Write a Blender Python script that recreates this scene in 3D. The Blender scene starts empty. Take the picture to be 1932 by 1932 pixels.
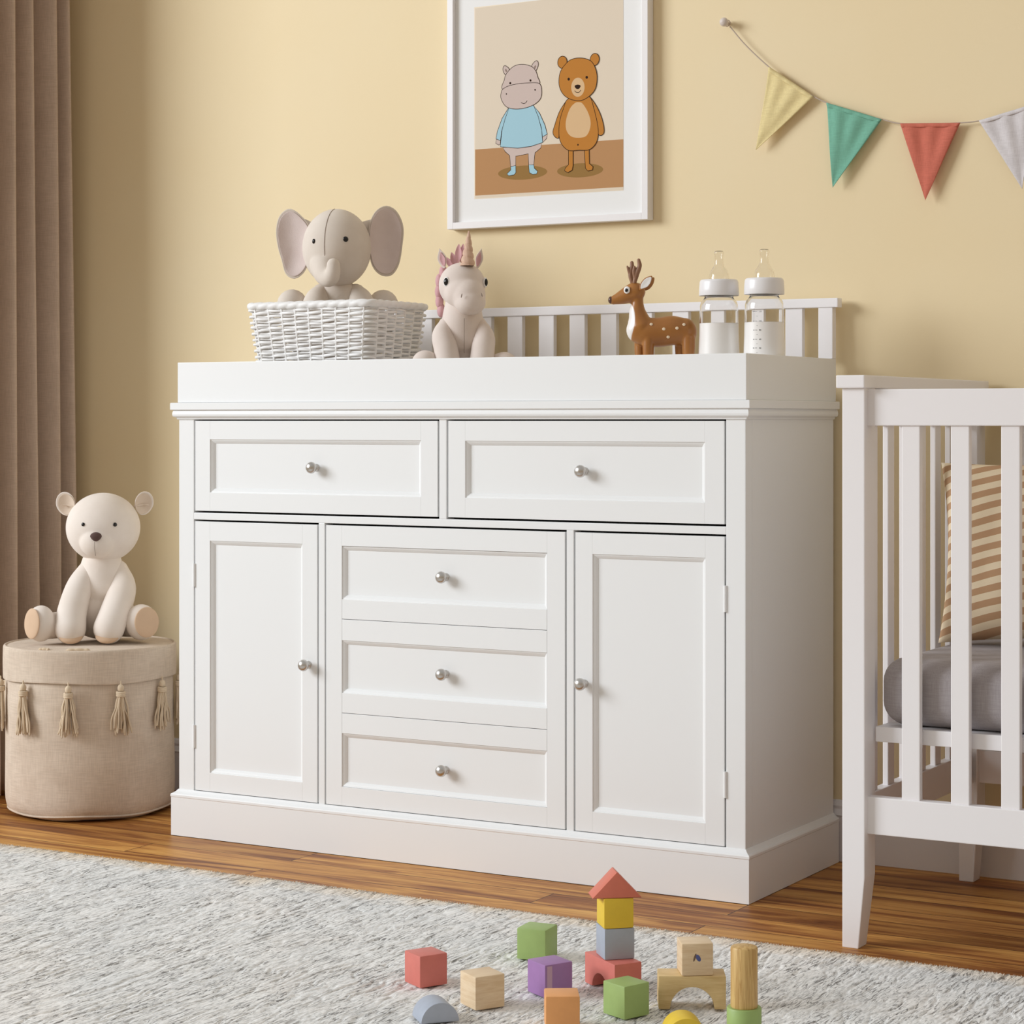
import bpy, bmesh, math, random
import numpy as np
from mathutils import Vector, Matrix

random.seed(7)
rng = np.random.default_rng(7)
S = bpy.context.scene
COL = S.collection
PI = math.pi

# ------------------------------------------------------------------ camera
cam_d = bpy.data.cameras.new('camera')
cam = bpy.data.objects.new('camera', cam_d)
COL.objects.link(cam)
cam.location = (1.6038, -3.6295, 0.8775)
cam.rotation_euler = (PI / 2, 0, math.radians(30.034))
cam_d.sensor_width = 36
cam_d.lens = 4109.86 / 1932 * 36
cam_d.shift_y = (793.4 - 966) / 1932
cam_d.clip_start = 0.05
S.camera = cam

# ------------------------------------------------------------------ world, window light, exposure
W = bpy.data.worlds.new('world')
S.world = W
W.use_nodes = True
# light bounced about the rest of the room: warm from the walls and boards, whiter from the ceiling
wt = W.node_tree
bg = wt.nodes['Background']
tc = wt.nodes.new('ShaderNodeTexCoord')
sx = wt.nodes.new('ShaderNodeSeparateXYZ')
rp = wt.nodes.new('ShaderNodeValToRGB')
wt.links.new(tc.outputs['Generated'], sx.inputs[0])
wt.links.new(sx.outputs[2], rp.inputs[0])
rp.color_ramp.elements[0].position = 0.0
rp.color_ramp.elements[0].color = (1.0, 0.82, 0.59, 1)
rp.color_ramp.elements[1].position = 0.75
rp.color_ramp.elements[1].color = (1.25, 1.23, 1.20, 1)
wt.links.new(rp.outputs[0], bg.inputs[0])
bg.inputs[1].default_value = 0.40

def area(name, loc, aim, size, power, color):
    d = bpy.data.lights.new(name, 'AREA')
    d.shape = 'RECTANGLE'
    d.size, d.size_y = size
    d.energy = power
    d.color = color
    o = bpy.data.objects.new(name, d)
    COL.objects.link(o)
    o.location = loc
    o.rotation_euler = (Vector(aim) - Vector(loc)).to_track_quat('-Z', 'Y').to_euler()
    return o

area('window_daylight', (-6.6, -5.0, 3.55), (-0.6, 0.2, 0.8), (4.2, 2.8), 565, (0.945, 1.0, 1.06))

S.view_settings.view_transform = 'Standard'
S.view_settings.look = 'None'
S.view_settings.gamma = 1.0
S.view_settings.exposure = 0.0
S.view_settings.use_curve_mapping = False

# ------------------------------------------------------------------ materials
def lin(c):
    c = c / 255.0
    return c / 12.92 if c <= 0.04045 else ((c + 0.055) / 1.055) ** 2.4

def rgb(r, g, b):
    return (lin(r), lin(g), lin(b), 1.0)

def setin(node, name, val):
    if name in node.inputs:
        node.inputs[name].default_value = val

class NT:
    """small helper around a material's node tree"""
    def __init__(self, name, color, rough=0.5, metal=0.0, spec=None):
        self.m = bpy.data.materials.new(name)
        self.m.use_nodes = True
        self.t = self.m.node_tree
        self.b = self.t.nodes['Principled BSDF']
        self.b.inputs['Base Color'].default_value = color
        self.b.inputs['Roughness'].default_value = rough
        self.b.inputs['Metallic'].default_value = metal
        if spec is not None:
            setin(self.b, 'Specular IOR Level', spec)
    def n(self, typ, **kw):
        x = self.t.nodes.new(typ)
        for k, v in kw.items():
            if hasattr(x, k) and k not in x.inputs:
                setattr(x, k, v)
            else:
                x.inputs[k].default_value = v
        return x
    def l(self, a, b):
        self.t.links.new(a, b)
    def coords(self, scale=(1, 1, 1), kind='Object', rot=(0, 0, 0)):
        tc = self.n('ShaderNodeTexCoord')
        mp = self.n('ShaderNodeMapping')
        mp.inputs['Scale'].default_value = scale
        mp.inputs['Rotation'].default_value = rot
        self.l(tc.outputs[kind], mp.inputs[0])
        return mp.outputs[0]
    def noise(self, vec, scale, detail=3, rough=0.55, dist=0.0):
        x = self.n('ShaderNodeTexNoise')
        x.inputs['Scale'].default_value = scale
        x.inputs['Detail'].default_value = detail
        x.inputs['Roughness'].default_value = rough
        x.inputs['Distortion'].default_value = dist
        self.l(vec, x.inputs['Vector'])
        return x.outputs[0]
    def ramp(self, fac, stops):
        r = self.n('ShaderNodeValToRGB')
        el = r.color_ramp.elements
        while len(el) < len(stops):
            el.new(0.5)
        for e, (p, c) in zip(el, stops):
            e.position = p
            e.color = c
        self.l(fac, r.inputs[0])
        return r.outputs[0]
    def mix(self, fac, a, b, blend='MIX'):
        x = self.n('ShaderNodeMix', data_type='RGBA', blend_type=blend)
        for i, v in ((0, fac), (6, a), (7, b)):
            if hasattr(v, 'links') or isinstance(v, bpy.types.NodeSocket):
                self.l(v, x.inputs[i])
            else:
                x.inputs[i].default_value = v
        return x.outputs[2]
    def bump(self, h, strength=0.3, dist=0.002):
        x = self.n('ShaderNodeBump')
        x.inputs['Strength'].default_value = strength
        x.inputs['Distance'].default_value = dist
        self.l(h, x.inputs['Height'])
        self.l(x.outputs[0], self.b.inputs['Normal'])
    def color(self, sock):
        self.l(sock, self.b.inputs['Base Color'])

M = {}

def painted(name, c, rough=0.42, wob=0.0):
    k = NT(name, c, rough)
    v = k.coords()
    k.bump(k.noise(v, 60, 2), 0.05, 0.001)
    M[name] = k.m
    return k

def plain(name, c, rough=0.5, metal=0.0, spec=None):
    k = NT(name, c, rough, metal, spec)
    M[name] = k.m
    return k

painted('white_paint', rgb(237, 238, 238), 0.40)
painted('crib_paint', rgb(242, 239, 240), 0.42)
painted('trim_paint', rgb(232, 228, 228), 0.45)
painted('frame_paint', rgb(236, 233, 233), 0.42)
plain('cabinet_inside_shade', rgb(16, 15, 14), 0.9)  # near-black colour paints in the shade behind the drawer and door gaps
plain('mat_board', rgb(238, 238, 237), 0.8)
plain('steel', rgb(205, 202, 198), 0.30, 1.0)
plain('white_plastic', rgb(236, 234, 235), 0.30)
plain('black_gloss', rgb(22, 19, 19), 0.12)
plain('black_ink', rgb(38, 38, 40), 0.6)
plain('thread', rgb(150, 136, 126), 0.9)
plain('peg_paint', rgb(214,202,194), 0.5)
plain('string', rgb(188, 172, 158), 0.9)

def wall_mat():
    k = NT('wall_paint', rgb(240, 222, 176), 0.75)
    v = k.coords()
    n1 = k.noise(v, 2.2, 3)
    n2 = k.noise(v, 240, 2)
    c = k.ramp(n1, [(0.3, rgb(235, 215, 174)), (0.7, rgb(236, 218, 180))])
    k.color(c)
    k.bump(n2, 0.12, 0.001)
    M['wall_paint'] = k.m
wall_mat()

def fabric(name, c, c2=None, weave=900, strength=0.35, sheen=0.10, mottled=0.5, rough=0.9, streak=None):
    k = NT(name, c, rough, spec=0.15)
    v = k.coords()
    big = k.noise(v, 14, 3)
    c2 = c2 or tuple(x * 0.88 for x in c[:3]) + (1,)
    col = k.ramp(big, [(0.30, c2), (0.70, c)])
    fine = k.noise(v, weave, 2, 0.6)
    if streak:
        va = k.coords((streak, streak, streak * 0.06))
        vb = k.coords((streak * 0.06, streak * 0.06, streak))
        fa = k.noise(va, 1.0, 2)
        fb = k.noise(vb, 1.0, 2)
        mm = k.n('ShaderNodeMath', operation='ADD')
        k.l(fa, mm.inputs[0]); k.l(fb, mm.inputs[1])
        mm2 = k.n('ShaderNodeMath', operation='MULTIPLY')
        k.l(mm.outputs[0], mm2.inputs[0]); mm2.inputs[1].default_value = 0.5
        fine = mm2.outputs[0]
        dk = k.ramp(fine, [(0.38, (0.85, 0.84, 0.83, 1)), (0.62, (1.0, 1.0, 1.0, 1))])
        col = k.mix(1.0, col, dk, 'MULTIPLY')
    k.color(col)
    k.bump(fine, strength, 0.0012)
    setin(k.b, 'Sheen Weight', sheen)
    setin(k.b, 'Sheen Roughness', 0.5)
    M[name] = k.m
    return k

fabric('linen_pouf', rgb(224, 208, 190), rgb(211, 193, 174), streak=520, strength=0.35, sheen=0.08)
fabric('curtain_cloth', rgb(206, 184, 166), rgb(197, 175, 157), streak=700, strength=0.2, sheen=0.1)
fabric('plush_cream', rgb(238, 228, 219), rgb(231, 219, 208), weave=700, strength=0.2)
fabric('plush_tan', rgb(219, 189, 160), rgb(212, 181, 152), weave=700)
fabric('plush_ear', rgb(222, 204, 186), rgb(213, 194, 175), weave=700)
fabric('plush_grey', rgb(224, 214, 203), rgb(214, 202, 190), weave=600, strength=0.2)
fabric('plush_pink_grey', rgb(222, 207, 202), rgb(212, 196, 191), weave=600)
fabric('plush_unicorn', rgb(229, 217, 209), rgb(219, 205, 196), weave=600, strength=0.2)
fabric('felt_pink', rgb(216, 172, 176), rgb(204, 158, 163), weave=500)
fabric('horn_satin', rgb(214, 182, 160), rgb(204, 170, 147), weave=300, rough=0.5, sheen=0.0)
fabric('nose_felt', rgb(98, 78, 74), rgb(88, 69, 66), weave=900)
fabric('tassel_yarn', rgb(222, 203, 176), rgb(208, 187, 160), weave=900)
fabric('mattress_sheet', rgb(176, 169, 170), rgb(168, 161, 162), streak=600, strength=0.35, sheen=0.1)
for nm, c in (('yellow', (240, 222, 166)), ('green', (128, 188, 165)), ('red', (212, 120, 101)), ('lilac', (224, 219, 221))):
    fabric('pennant_' + nm, rgb(*c), tuple(x * 0.93 for x in rgb(*c)[:3]) + (1,), streak=1100, strength=0.25, sheen=0.05)

def stripe_mat():
    k = NT('pillow_cloth', rgb(225, 208, 180), 0.9, spec=0.15)
    v = k.coords()
    sep = k.n('ShaderNodeSeparateXYZ')
    k.l(v, sep.inputs[0])
    m1 = k.n('ShaderNodeMath', operation='MULTIPLY'); m1.inputs[1].default_value = 1 / 0.0245
    q1 = k.n('ShaderNodeMath', operation='MULTIPLY_ADD'); k.l(sep.outputs[0], q1.inputs[0]); q1.inputs[1].default_value = 0.55; q1.inputs[2].default_value = -0.10
    q2 = k.n('ShaderNodeMath', operation='MULTIPLY_ADD'); k.l(q1.outputs[0], q2.inputs[0]); k.l(sep.outputs[0], q2.inputs[1]); k.l(sep.outputs[2], q2.inputs[2])
    k.l(q2.outputs[0], m1.inputs[0])
    m2 = k.n('ShaderNodeMath', operation='FRACT'); k.l(m1.outputs[0], m2.inputs[0])
    m3 = k.n('ShaderNodeMath', operation='GREATER_THAN'); m3.inputs[1].default_value = 0.5
    k.l(m2.outputs[0], m3.inputs[0])
    k.color(k.mix(m3.outputs[0], rgb(232, 214, 184), rgb(187, 150, 116)))
    k.bump(k.noise(v, 900, 2), 0.3, 0.001)
    M['pillow_cloth'] = k.m
stripe_mat()

def floor_mat():
    k = NT('floor_wood', rgb(170, 110, 65), 0.48, spec=0.2)
    tc = k.coords((1, 1, 1))
    br = k.n('ShaderNodeTexBrick')
    br.offset = 0.37
    br.inputs['Color1'].default_value = (0, 0, 0, 1)
    br.inputs['Color2'].default_value = (1, 1, 1, 1)
    br.inputs['Mortar'].default_value = (0.5, 0.5, 0.5, 1)
    br.inputs['Scale'].default_value = 1.0
    br.inputs['Mortar Size'].default_value = 0.0011
    br.inputs['Brick Width'].default_value = 0.95
    br.inputs['Row Height'].default_value = 0.092
    k.l(tc, br.inputs['Vector'])
    # shift the grain from board to board
    cmb = k.n('ShaderNodeVectorMath', operation='MULTIPLY_ADD')
    k.l(br.outputs['Color'], cmb.inputs[0])
    cmb.inputs[1].default_value = (7.0, 3.0, 5.0)
    k.l(tc, cmb.inputs[2])
    mp = k.n('ShaderNodeMapping'); mp.inputs['Scale'].default_value = (0.8, 9.0, 1.0)
    k.l(cmb.outputs[0], mp.inputs[0])
    g1 = k.noise(mp.outputs[0], 2.2, 5, 0.6, 1.2)
    mp2 = k.n('ShaderNodeMapping'); mp2.inputs['Scale'].default_value = (2.0, 60.0, 1.0)
    k.l(cmb.outputs[0], mp2.inputs[0])
    g2 = k.noise(mp2.outputs[0], 4.0, 4, 0.6, 0.4)
    c1 = k.ramp(g1, [(0.27, rgb(88, 46, 27)), (0.42, rgb(154, 98, 50)), (0.56, rgb(204, 150, 82)), (0.75, rgb(226, 178, 104))])
    c2 = k.ramp(g2, [(0.33, (0.78, 0.72, 0.68, 1)), (0.58, (1, 1, 1, 1))])
    c = k.mix(1.0, c1, c2, 'MULTIPLY')
    tint = k.ramp(br.outputs['Color'], [(0.0, (0.60, 0.50, 0.42, 1)), (0.3, (0.92, 0.88, 0.84, 1)), (1.0, (1.1, 1.08, 1.02, 1))])
    c = k.mix(1.0, c, tint, 'MULTIPLY')
    c = k.mix(br.outputs['Fac'], c, rgb(60, 34, 20))
    k.color(c)
    k.bump(g2, 0.08, 0.0006)
    M['floor_wood'] = k.m
floor_mat()

def rug_mat():
    k = NT('rug_wool', rgb(214, 212, 208), 0.95, spec=0.1)
    v = k.coords((1, 1, 1))
    va = k.coords((185, 17, 40))
    ln = k.noise(va, 1.0, 2, 0.5, 0.6)
    big = k.noise(v, 5.0, 4, 0.6)
    mid = k.noise(k.coords((300, 90, 60)), 1.0, 3, 0.6)
    warm = k.noise(v, 3.1, 3, 0.5, 0.5)
    # thin broken darker lines along the ribs
    c1 = k.ramp(ln, [(0.450, (1, 1, 1, 1)), (0.485, (0.32, 0.31, 0.31, 1)), (0.505, (0.32, 0.31, 0.31, 1)), (0.540, (1, 1, 1, 1))])
    amt = k.ramp(k.noise(k.coords((26, 9, 9)), 1.0, 3), [(0.30, (0, 0, 0, 1)), (0.56, (1, 1, 1, 1))])
    c = k.mix(amt, rgb(252, 253, 253), c1, 'MULTIPLY')
    base = k.ramp(mid, [(0.32, rgb(216, 215, 212)), (0.55, rgb(252, 250, 247))])
    c = k.mix(1.0, base, c, 'MULTIPLY')
    t = k.ramp(big, [(0.35, (0.90, 0.91, 0.92, 1)), (0.62, (1, 1, 1, 1))])
    c = k.mix(1.0, c, t, 'MULTIPLY')
    w = k.ramp(warm, [(0.5, (1, 1, 1, 1)), (0.8, (1.0, 0.955, 0.92, 1))])
    c = k.mix(1.0, c, w, 'MULTIPLY')
    # the bound edge by the boards is sand coloured
    sep = k.n('ShaderNodeSeparateXYZ'); k.l(v, sep.inputs[0])
    nz = k.noise(v, 9.0, 3)
    ad = k.n('ShaderNodeMath', operation='MULTIPLY_ADD'); k.l(nz, ad.inputs[0]); ad.inputs[1].default_value = 0.16; k.l(sep.outputs[1], ad.inputs[2])
    e = k.n('ShaderNodeMapRange'); e.inputs[1].default_value = 1.020; e.inputs[2].default_value = 1.085
    k.l(ad.outputs[0], e.inputs[0])
    c = k.mix(e.outputs[0], c, k.mix(1.0, c, (1.0, 0.89, 0.76, 1), 'MULTIPLY'))
    k.color(c)
    k.bump(k.noise(v, 700, 3), 0.25, 0.0015)
    M['rug_wool'] = k.m
rug_mat()

def wood_block(name, a, b, scale=(30, 30, 4)):
    k = NT(name, a, 0.5)
    v = k.coords(scale)
    g = k.noise(v, 3.0, 4, 0.6, 1.0)
    k.color(k.ramp(g, [(0.35, b), (0.6, a)]))
    k.bump(g, 0.1, 0.0006)
    M[name] = k.m
wood_block('block_natural', rgb(232, 208, 174), rgb(220, 191, 153), (6, 6, 60))
wood_block('block_pine', rgb(220, 192, 138), rgb(204, 172, 116), (6, 6, 45))
wood_block('dowel_pine', rgb(219, 184, 120), rgb(184, 142, 80), (70, 70, 4))

def block_paint(name, c, rough=0.5):
    k = NT(name, c, rough)
    v = k.coords()
    n = k.noise(v, 55, 3)
    k.color(k.ramp(n, [(0.3, tuple(x * 0.93 for x in c[:3]) + (1,)), (0.7, c)]))
    k.bump(k.noise(v, 300, 2), 0.12, 0.0006)
    M[name] = k.m
block_paint('block_red', rgb(216, 122, 110))
block_paint('block_green', rgb(160, 186, 112))
block_paint('block_purple', rgb(164, 122, 178))
block_paint('block_orange', rgb(236, 168, 104))
block_paint('block_blue', rgb(172, 180, 194))
block_paint('block_yellow', rgb(234, 200, 60))
block_paint('block_roof', rgb(214, 118, 96))
plain('block_blue_mark', rgb(84, 92, 150), 0.6)
plain('purple_worn', rgb(196, 160, 184), 0.6)
plain('knot_brown', rgb(118, 92, 74), 0.6)

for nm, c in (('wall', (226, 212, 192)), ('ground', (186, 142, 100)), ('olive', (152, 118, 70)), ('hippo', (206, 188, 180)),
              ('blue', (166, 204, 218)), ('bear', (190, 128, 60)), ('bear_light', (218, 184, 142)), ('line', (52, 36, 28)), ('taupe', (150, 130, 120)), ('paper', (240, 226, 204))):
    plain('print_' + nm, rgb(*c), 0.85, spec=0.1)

def deer_mat():
    k = NT('deer_glaze', rgb(176, 116, 62), 0.33)
    v = k.coords()
    n = k.noise(v, 18, 3)
    base = k.ramp(n, [(0.3, rgb(156, 100, 48)), (0.7, rgb(172, 116, 58))])
    sep = k.n('ShaderNodeSeparateXYZ'); k.l(v, sep.inputs[0])
    # pale paint under the muzzle and down the legs' front
    vm = k.n('ShaderNodeVectorMath', operation='SUBTRACT'); k.l(v, vm.inputs[0]); vm.inputs[1].default_value = (-0.0575, 0.0, 0.1145)
    vs = k.n('ShaderNodeVectorMath', operation='MULTIPLY'); k.l(vm.outputs[0], vs.inputs[0]); vs.inputs[1].default_value = (1 / 0.0150, 1 / 0.0235, 1 / 0.035)
    ln = k.n('ShaderNodeVectorMath', operation='LENGTH'); k.l(vs.outputs[0], ln.inputs[0])
    mk = k.n('ShaderNodeMapRange'); mk.inputs[1].default_value = 1.05; mk.inputs[2].default_value = 0.97
    k.l(ln.outputs[1], mk.inputs[0])
    c = k.mix(mk.outputs[0], base, rgb(240, 236, 232))
    k.color(c)
    M['deer_glaze'] = k.m
deer_mat()
plain('antler_glaze', rgb(146, 108, 84), 0.5)
plain('deer_spot', rgb(236, 216, 188), 0.4)
plain('deer_white', rgb(242, 240, 238), 0.35)
plain('deer_nose', rgb(86, 58, 48), 0.25)

def wicker_mat():
    k = NT('wicker_white', rgb(240, 239, 238), 0.55)
    v = k.coords()
    k.bump(k.noise(v, 260, 3), 0.25, 0.001)
    M['wicker_white'] = k.m
wicker_mat()

def glass(name, tint, ior, rough=0.0):
    k = NT(name, tint, rough)
    setin(k.b, 'Transmission Weight', 1.0)
    setin(k.b, 'IOR', ior)
    M[name] = k.m
glass('bottle_glass', (0.985, 0.985, 0.98, 1), 1.45)
glass('teat_silicone', (0.98, 0.975, 0.965, 1), 1.35, 0.03)
plain('milk', rgb(243, 240, 237), 0.35)
setin(M['milk'].node_tree.nodes['Principled BSDF'], 'Coat Weight', 1.0)
setin(M['milk'].node_tree.nodes['Principled BSDF'], 'Coat Roughness', 0.02)
plain('window_frame_paint', rgb(236, 234, 232), 0.45)

# ------------------------------------------------------------------ mesh helpers
def link(name, me, mats, parent=None, smooth=True, loc=None, rot=None):
    if not isinstance(mats, (list, tuple)):
        mats = [mats]
    for m in mats:
        if len(me.materials) < len(mats):
            me.materials.append(M[m])
    o = bpy.data.objects.new(name, me)
    COL.objects.link(o)
    if parent is not None:
        o.parent = parent
    if loc is not None:
        o.location = loc
    if rot is not None:
        o.rotation_euler = rot
    if smooth:
        me.polygons.foreach_set('use_smooth', [True] * len(me.polygons))
    return o

def auto_smooth(me, deg=35):
    try:
        me.set_sharp_from_angle(angle=math.radians(deg))
    except Exception:
        pass

class MB:
    """collects shapes into one mesh"""
    def __init__(self):
        self.v, self.f, self.mi = [], [], []
        self.cur = 0
    def add(self, V, F):
        b = len(self.v)
        self.v.extend([tuple(map(float, p)) for p in V])
        self.f.extend([tuple(b + i for i in q) for q in F])
        self.mi.extend([self.cur] * len(F))
        return self
    def box(self, x0, x1, y0, y1, z0, z1, bev=0.0):
        if bev <= 0:
            V = [(x, y, z) for z in (z0, z1) for y in (y0, y1) for x in (x0, x1)]
            F = [(0, 2, 3, 1), (4, 5, 7, 6), (0, 1, 5, 4), (2, 6, 7, 3), (0, 4, 6, 2), (1, 3, 7, 5)]
            return self.add(V, F)
        bm = bmesh.new()
        bmesh.ops.create_cube(bm, size=1.0)
        for v in bm.verts:
            v.co = Vector(((x0 + x1) / 2 + v.co.x * (x1 - x0), (y0 + y1) / 2 + v.co.y * (y1 - y0), (z0 + z1) / 2 + v.co.z * (z1 - z0)))
        bmesh.ops.bevel(bm, geom=bm.edges[:], offset=bev, segments=2, profile=0.6, affect='EDGES')
        bm.verts.index_update()
        self.add([v.co[:] for v in bm.verts], [tuple(v.index for v in f.verts) for f in bm.faces])
        bm.free()
        return self
    def build(self, name, mats, parent=None, smooth=False, sharp=None, **kw):
        me = bpy.data.meshes.new(name)
        me.from_pydata(self.v, [], self.f)
        if isinstance(mats, (list, tuple)) and len(mats) > 1:
            for m in mats:
                me.materials.append(M[m])
            me.polygons.foreach_set('material_index', self.mi)
        me.update()
        o = link(name, me, mats, parent, smooth, **kw)
        if smooth and sharp:
            auto_smooth(me, sharp)
        return o

def sphere(c, r, seg=40, rings=24, rot=None, fn=None):
    """ellipsoid; fn may deform the unit point"""
    if not isinstance(r, (tuple, list)):
        r = (r, r, r)
    R = rot.to_matrix() if rot is not None and hasattr(rot, 'to_matrix') else None
    V, F = [], []
    def P(x, y, z):
        if fn:
            x, y, z = fn(x, y, z)
        p = Vector((x * r[0], y * r[1], z * r[2]))
        if R:
            p = R @ p
        return (p.x + c[0], p.y + c[1], p.z + c[2])
    V.append(P(0, 0, 1))
    for i in range(1, rings):
        t = PI * i / rings
        for j in range(seg):
            a = 2 * PI * j / seg
            V.append(P(math.sin(t) * math.cos(a), math.sin(t) * math.sin(a), math.cos(t)))
    V.append(P(0, 0, -1))
    n = len(V) - 1
    for j in range(seg):
        F.append((0, 1 + j, 1 + (j + 1) % seg))
        F.append((n, n - seg + (j + 1) % seg, n - seg + j))
    for i in range(rings - 2):
        for j in range(seg):
            a = 1 + i * seg + j
            b = 1 + i * seg + (j + 1) % seg
            F.append((a, a + seg, b + seg, b))
    return V, F

def catmull(pts, n=8, closed=False):
    P = [np.array(p, float) for p in pts]
    out = []
    m = len(P)
    rngi = range(m if closed else m - 1)
    for i in rngi:
        p0 = P[(i - 1) % m] if (closed or i > 0) else 2 * P[0] - P[1]
        p1 = P[i]
        p2 = P[(i + 1) % m]
        p3 = P[(i + 2) % m] if (closed or i + 2 < m) else 2 * P[-1] - P[-2]
        for k in range(n):
            t = k / n
            out.append(0.5 * ((2 * p1) + (-p0 + p2) * t + (2 * p0 - 5 * p1 + 4 * p2 - p3) * t * t + (-p0 + 3 * p1 - 3 * p2 + p3) * t ** 3))
    if not closed:
        out.append(P[-1])
    return out

def tube(pts, radii, seg=16, n=6, cap=True, flat=(1.0, 1.0), smoothpath=True, up=(0, 0, 1), closed=False):
    """swept tube through pts (radius per point), rounded ends"""
    if not isinstance(radii, (list, tuple)):
        radii = [radii] * len(pts)
    if smoothpath and len(pts) > 1:
        q = catmull([tuple(p) + (r,) for p, r in zip(pts, radii)], n, closed)
        C = [Vector(p[:3]) for p in q]
        R = [max(1e-5, p[3]) for p in q]
    else:
        C = [Vector(p) for p in pts]
        R = list(radii)
    m = len(C)
    T = []
    for i in range(m):
        if closed:
            d = C[(i + 1) % m] - C[i - 1]
        else:
            d = C[min(i + 1, m - 1)] - C[max(i - 1, 0)]
        T.append(d.normalized() if d.length > 1e-9 else Vector((0, 0, 1)))
    if cap and not closed:
        # hemispherical ends
        pre, post = [], []
        k = 5
        for j in range(1, k + 1):
            a = PI / 2 * j / k
            pre.insert(0, (C[0] - T[0] * R[0] * math.sin(a), max(R[0] * math.cos(a), R[0] * 0.02), T[0]))
            post.append((C[-1] + T[-1] * R[-1] * math.sin(a), max(R[-1] * math.cos(a), R[-1] * 0.02), T[-1]))
        C = [p[0] for p in pre] + C + [p[0] for p in post]
        R = [p[1] for p in pre] + R + [p[1] for p in post]
        T = [p[2] for p in pre] + T + [p[2] for p in post]
        m = len(C)
    U = Vector(up)
    if abs(U.dot(T[0])) > 0.9:
        U = Vector((0, 1, 0)) if abs(T[0].y) < 0.9 else Vector((1, 0, 0))
    U = (U - T[0] * U.dot(T[0])).normalized()
    V, F = [], []
    for i in range(m):
        U = (U - T[i] * U.dot(T[i]))
        U = U.normalized() if U.length > 1e-6 else T[i].orthogonal().normalized()
        B = T[i].cross(U)
        for j in range(seg):
            a = 2 * PI * j / seg
            p = C[i] + U * (math.cos(a) * R[i] * flat[0]) + B * (math.sin(a) * R[i] * flat[1])
            V.append(p[:])
    for i in range(m if closed else m - 1):
        for j in range(seg):
            a = i * seg + j
            b = i * seg + (j + 1) % seg
            i2 = ((i + 1) % m) * seg
            F.append((a, b, i2 + (j + 1) % seg, i2 + j))
    if not closed:
        F.append(tuple(range(seg - 1, -1, -1)))
        F.append(tuple(range((m - 1) * seg, m * seg)))
    return V, F

def lathe(prof, seg=48, c=(0, 0, 0), closed=False):
    """prof: list of (r, z)"""
    V, F = [], []
    for r, z in prof:
        for j in range(seg):
            a = 2 * PI * j / seg
            V.append((c[0] + r * math.cos(a), c[1] + r * math.sin(a), c[2] + z))
    m = len(prof)
    for i in range(m - 1 + (1 if closed else 0)):
        i2 = (i + 1) % m
        for j in range(seg):
            k = (j + 1) % seg
            F.append((i * seg + j, i * seg + k, i2 * seg + k, i2 * seg + j))
    return V, F

def prism(poly, y0, y1):
    """poly in (x, z), extruded along y"""
    n = len(poly)
    V = [(p[0], y0, p[1]) for p in poly] + [(p[0], y1, p[1]) for p in poly]
    F = [tuple(range(n)), tuple(range(2 * n - 1, n - 1, -1))]
    for i in range(n):
        k = (i + 1) % n
        F.append((k, i, n + i, n + k))
    return V, F

def bevel_mesh(V, F, off, seg=2, ang=30):
    bm = bmesh.new()
    vs = [bm.verts.new(v) for v in V]
    for f in F:
        bm.faces.new([vs[i] for i in f])
    bmesh.ops.recalc_face_normals(bm, faces=bm.faces[:])
    ed = [e for e in bm.edges if len(e.link_faces) == 2 and e.calc_face_angle(0) > math.radians(ang)]
    bmesh.ops.bevel(bm, geom=ed, offset=off, segments=seg, profile=0.6, affect='EDGES')
    bm.verts.index_update()
    out = [v.co[:] for v in bm.verts], [tuple(v.index for v in f.verts) for f in bm.faces]
    bm.free()
    return out

def fused(name, shapes, voxel, mat, parent=None, smooth_it=6, loc=None, rot=None):
    """one continuous skin grown round several overlapping solids"""
    mb = MB()
    for V, F in shapes:
        mb.add(V, F)
    me = bpy.data.meshes.new(name + '_solid')
    me.from_pydata(mb.v, [], mb.f)
    tmp = bpy.data.objects.new('fusing', me)
    COL.objects.link(tmp)
    r = tmp.modifiers.new('r', 'REMESH')
    r.mode = 'VOXEL'
    r.voxel_size = voxel
    s = tmp.modifiers.new('s', 'SMOOTH')
    s.factor = 0.5
    s.iterations = smooth_it
    dg = bpy.context.evaluated_depsgraph_get()
    out = bpy.data.meshes.new_from_object(tmp.evaluated_get(dg))
    bpy.data.objects.remove(tmp)
    bpy.data.meshes.remove(me)
    out.name = name
    out.materials.clear()
    return link(name, out, mat, parent, True, loc=loc, rot=rot)

def thing(name, label, cat, loc=(0, 0, 0), rz=0.0, group=None):
    o = bpy.data.objects.new(name, None)
    o.empty_display_size = 0.05
    COL.objects.link(o)
    o.location = loc
    o.rotation_euler = (0, 0, math.radians(rz))
    return tag(o, label, cat, group)

def tag(o, label, cat, group=None):
    o['label'] = label
    o['category'] = cat
    if group:
        o['group'] = group
    return o

def structure(o):
    o['kind'] = 'structure'
    return o

def copy_part(o, parent):
    c = o.copy()
    COL.objects.link(c)
    c.parent = parent
    return c

# ------------------------------------------------------------------ the room
WALL_Y = 0.463
BASE_Y = 0.4508
LEFT_X = -2.06
mb = MB(); mb.box(LEFT_X - 0.14, 2.6, WALL_Y, WALL_Y + 0.12, -0.02, 3.3)
structure(mb.build('wall_back', 'wall_paint'))
mb = MB(); mb.box(LEFT_X - 0.14, 2.6, -5.2, WALL_Y, -0.05, 0.0)
structure(mb.build('floor', 'floor_wood'))
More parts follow.
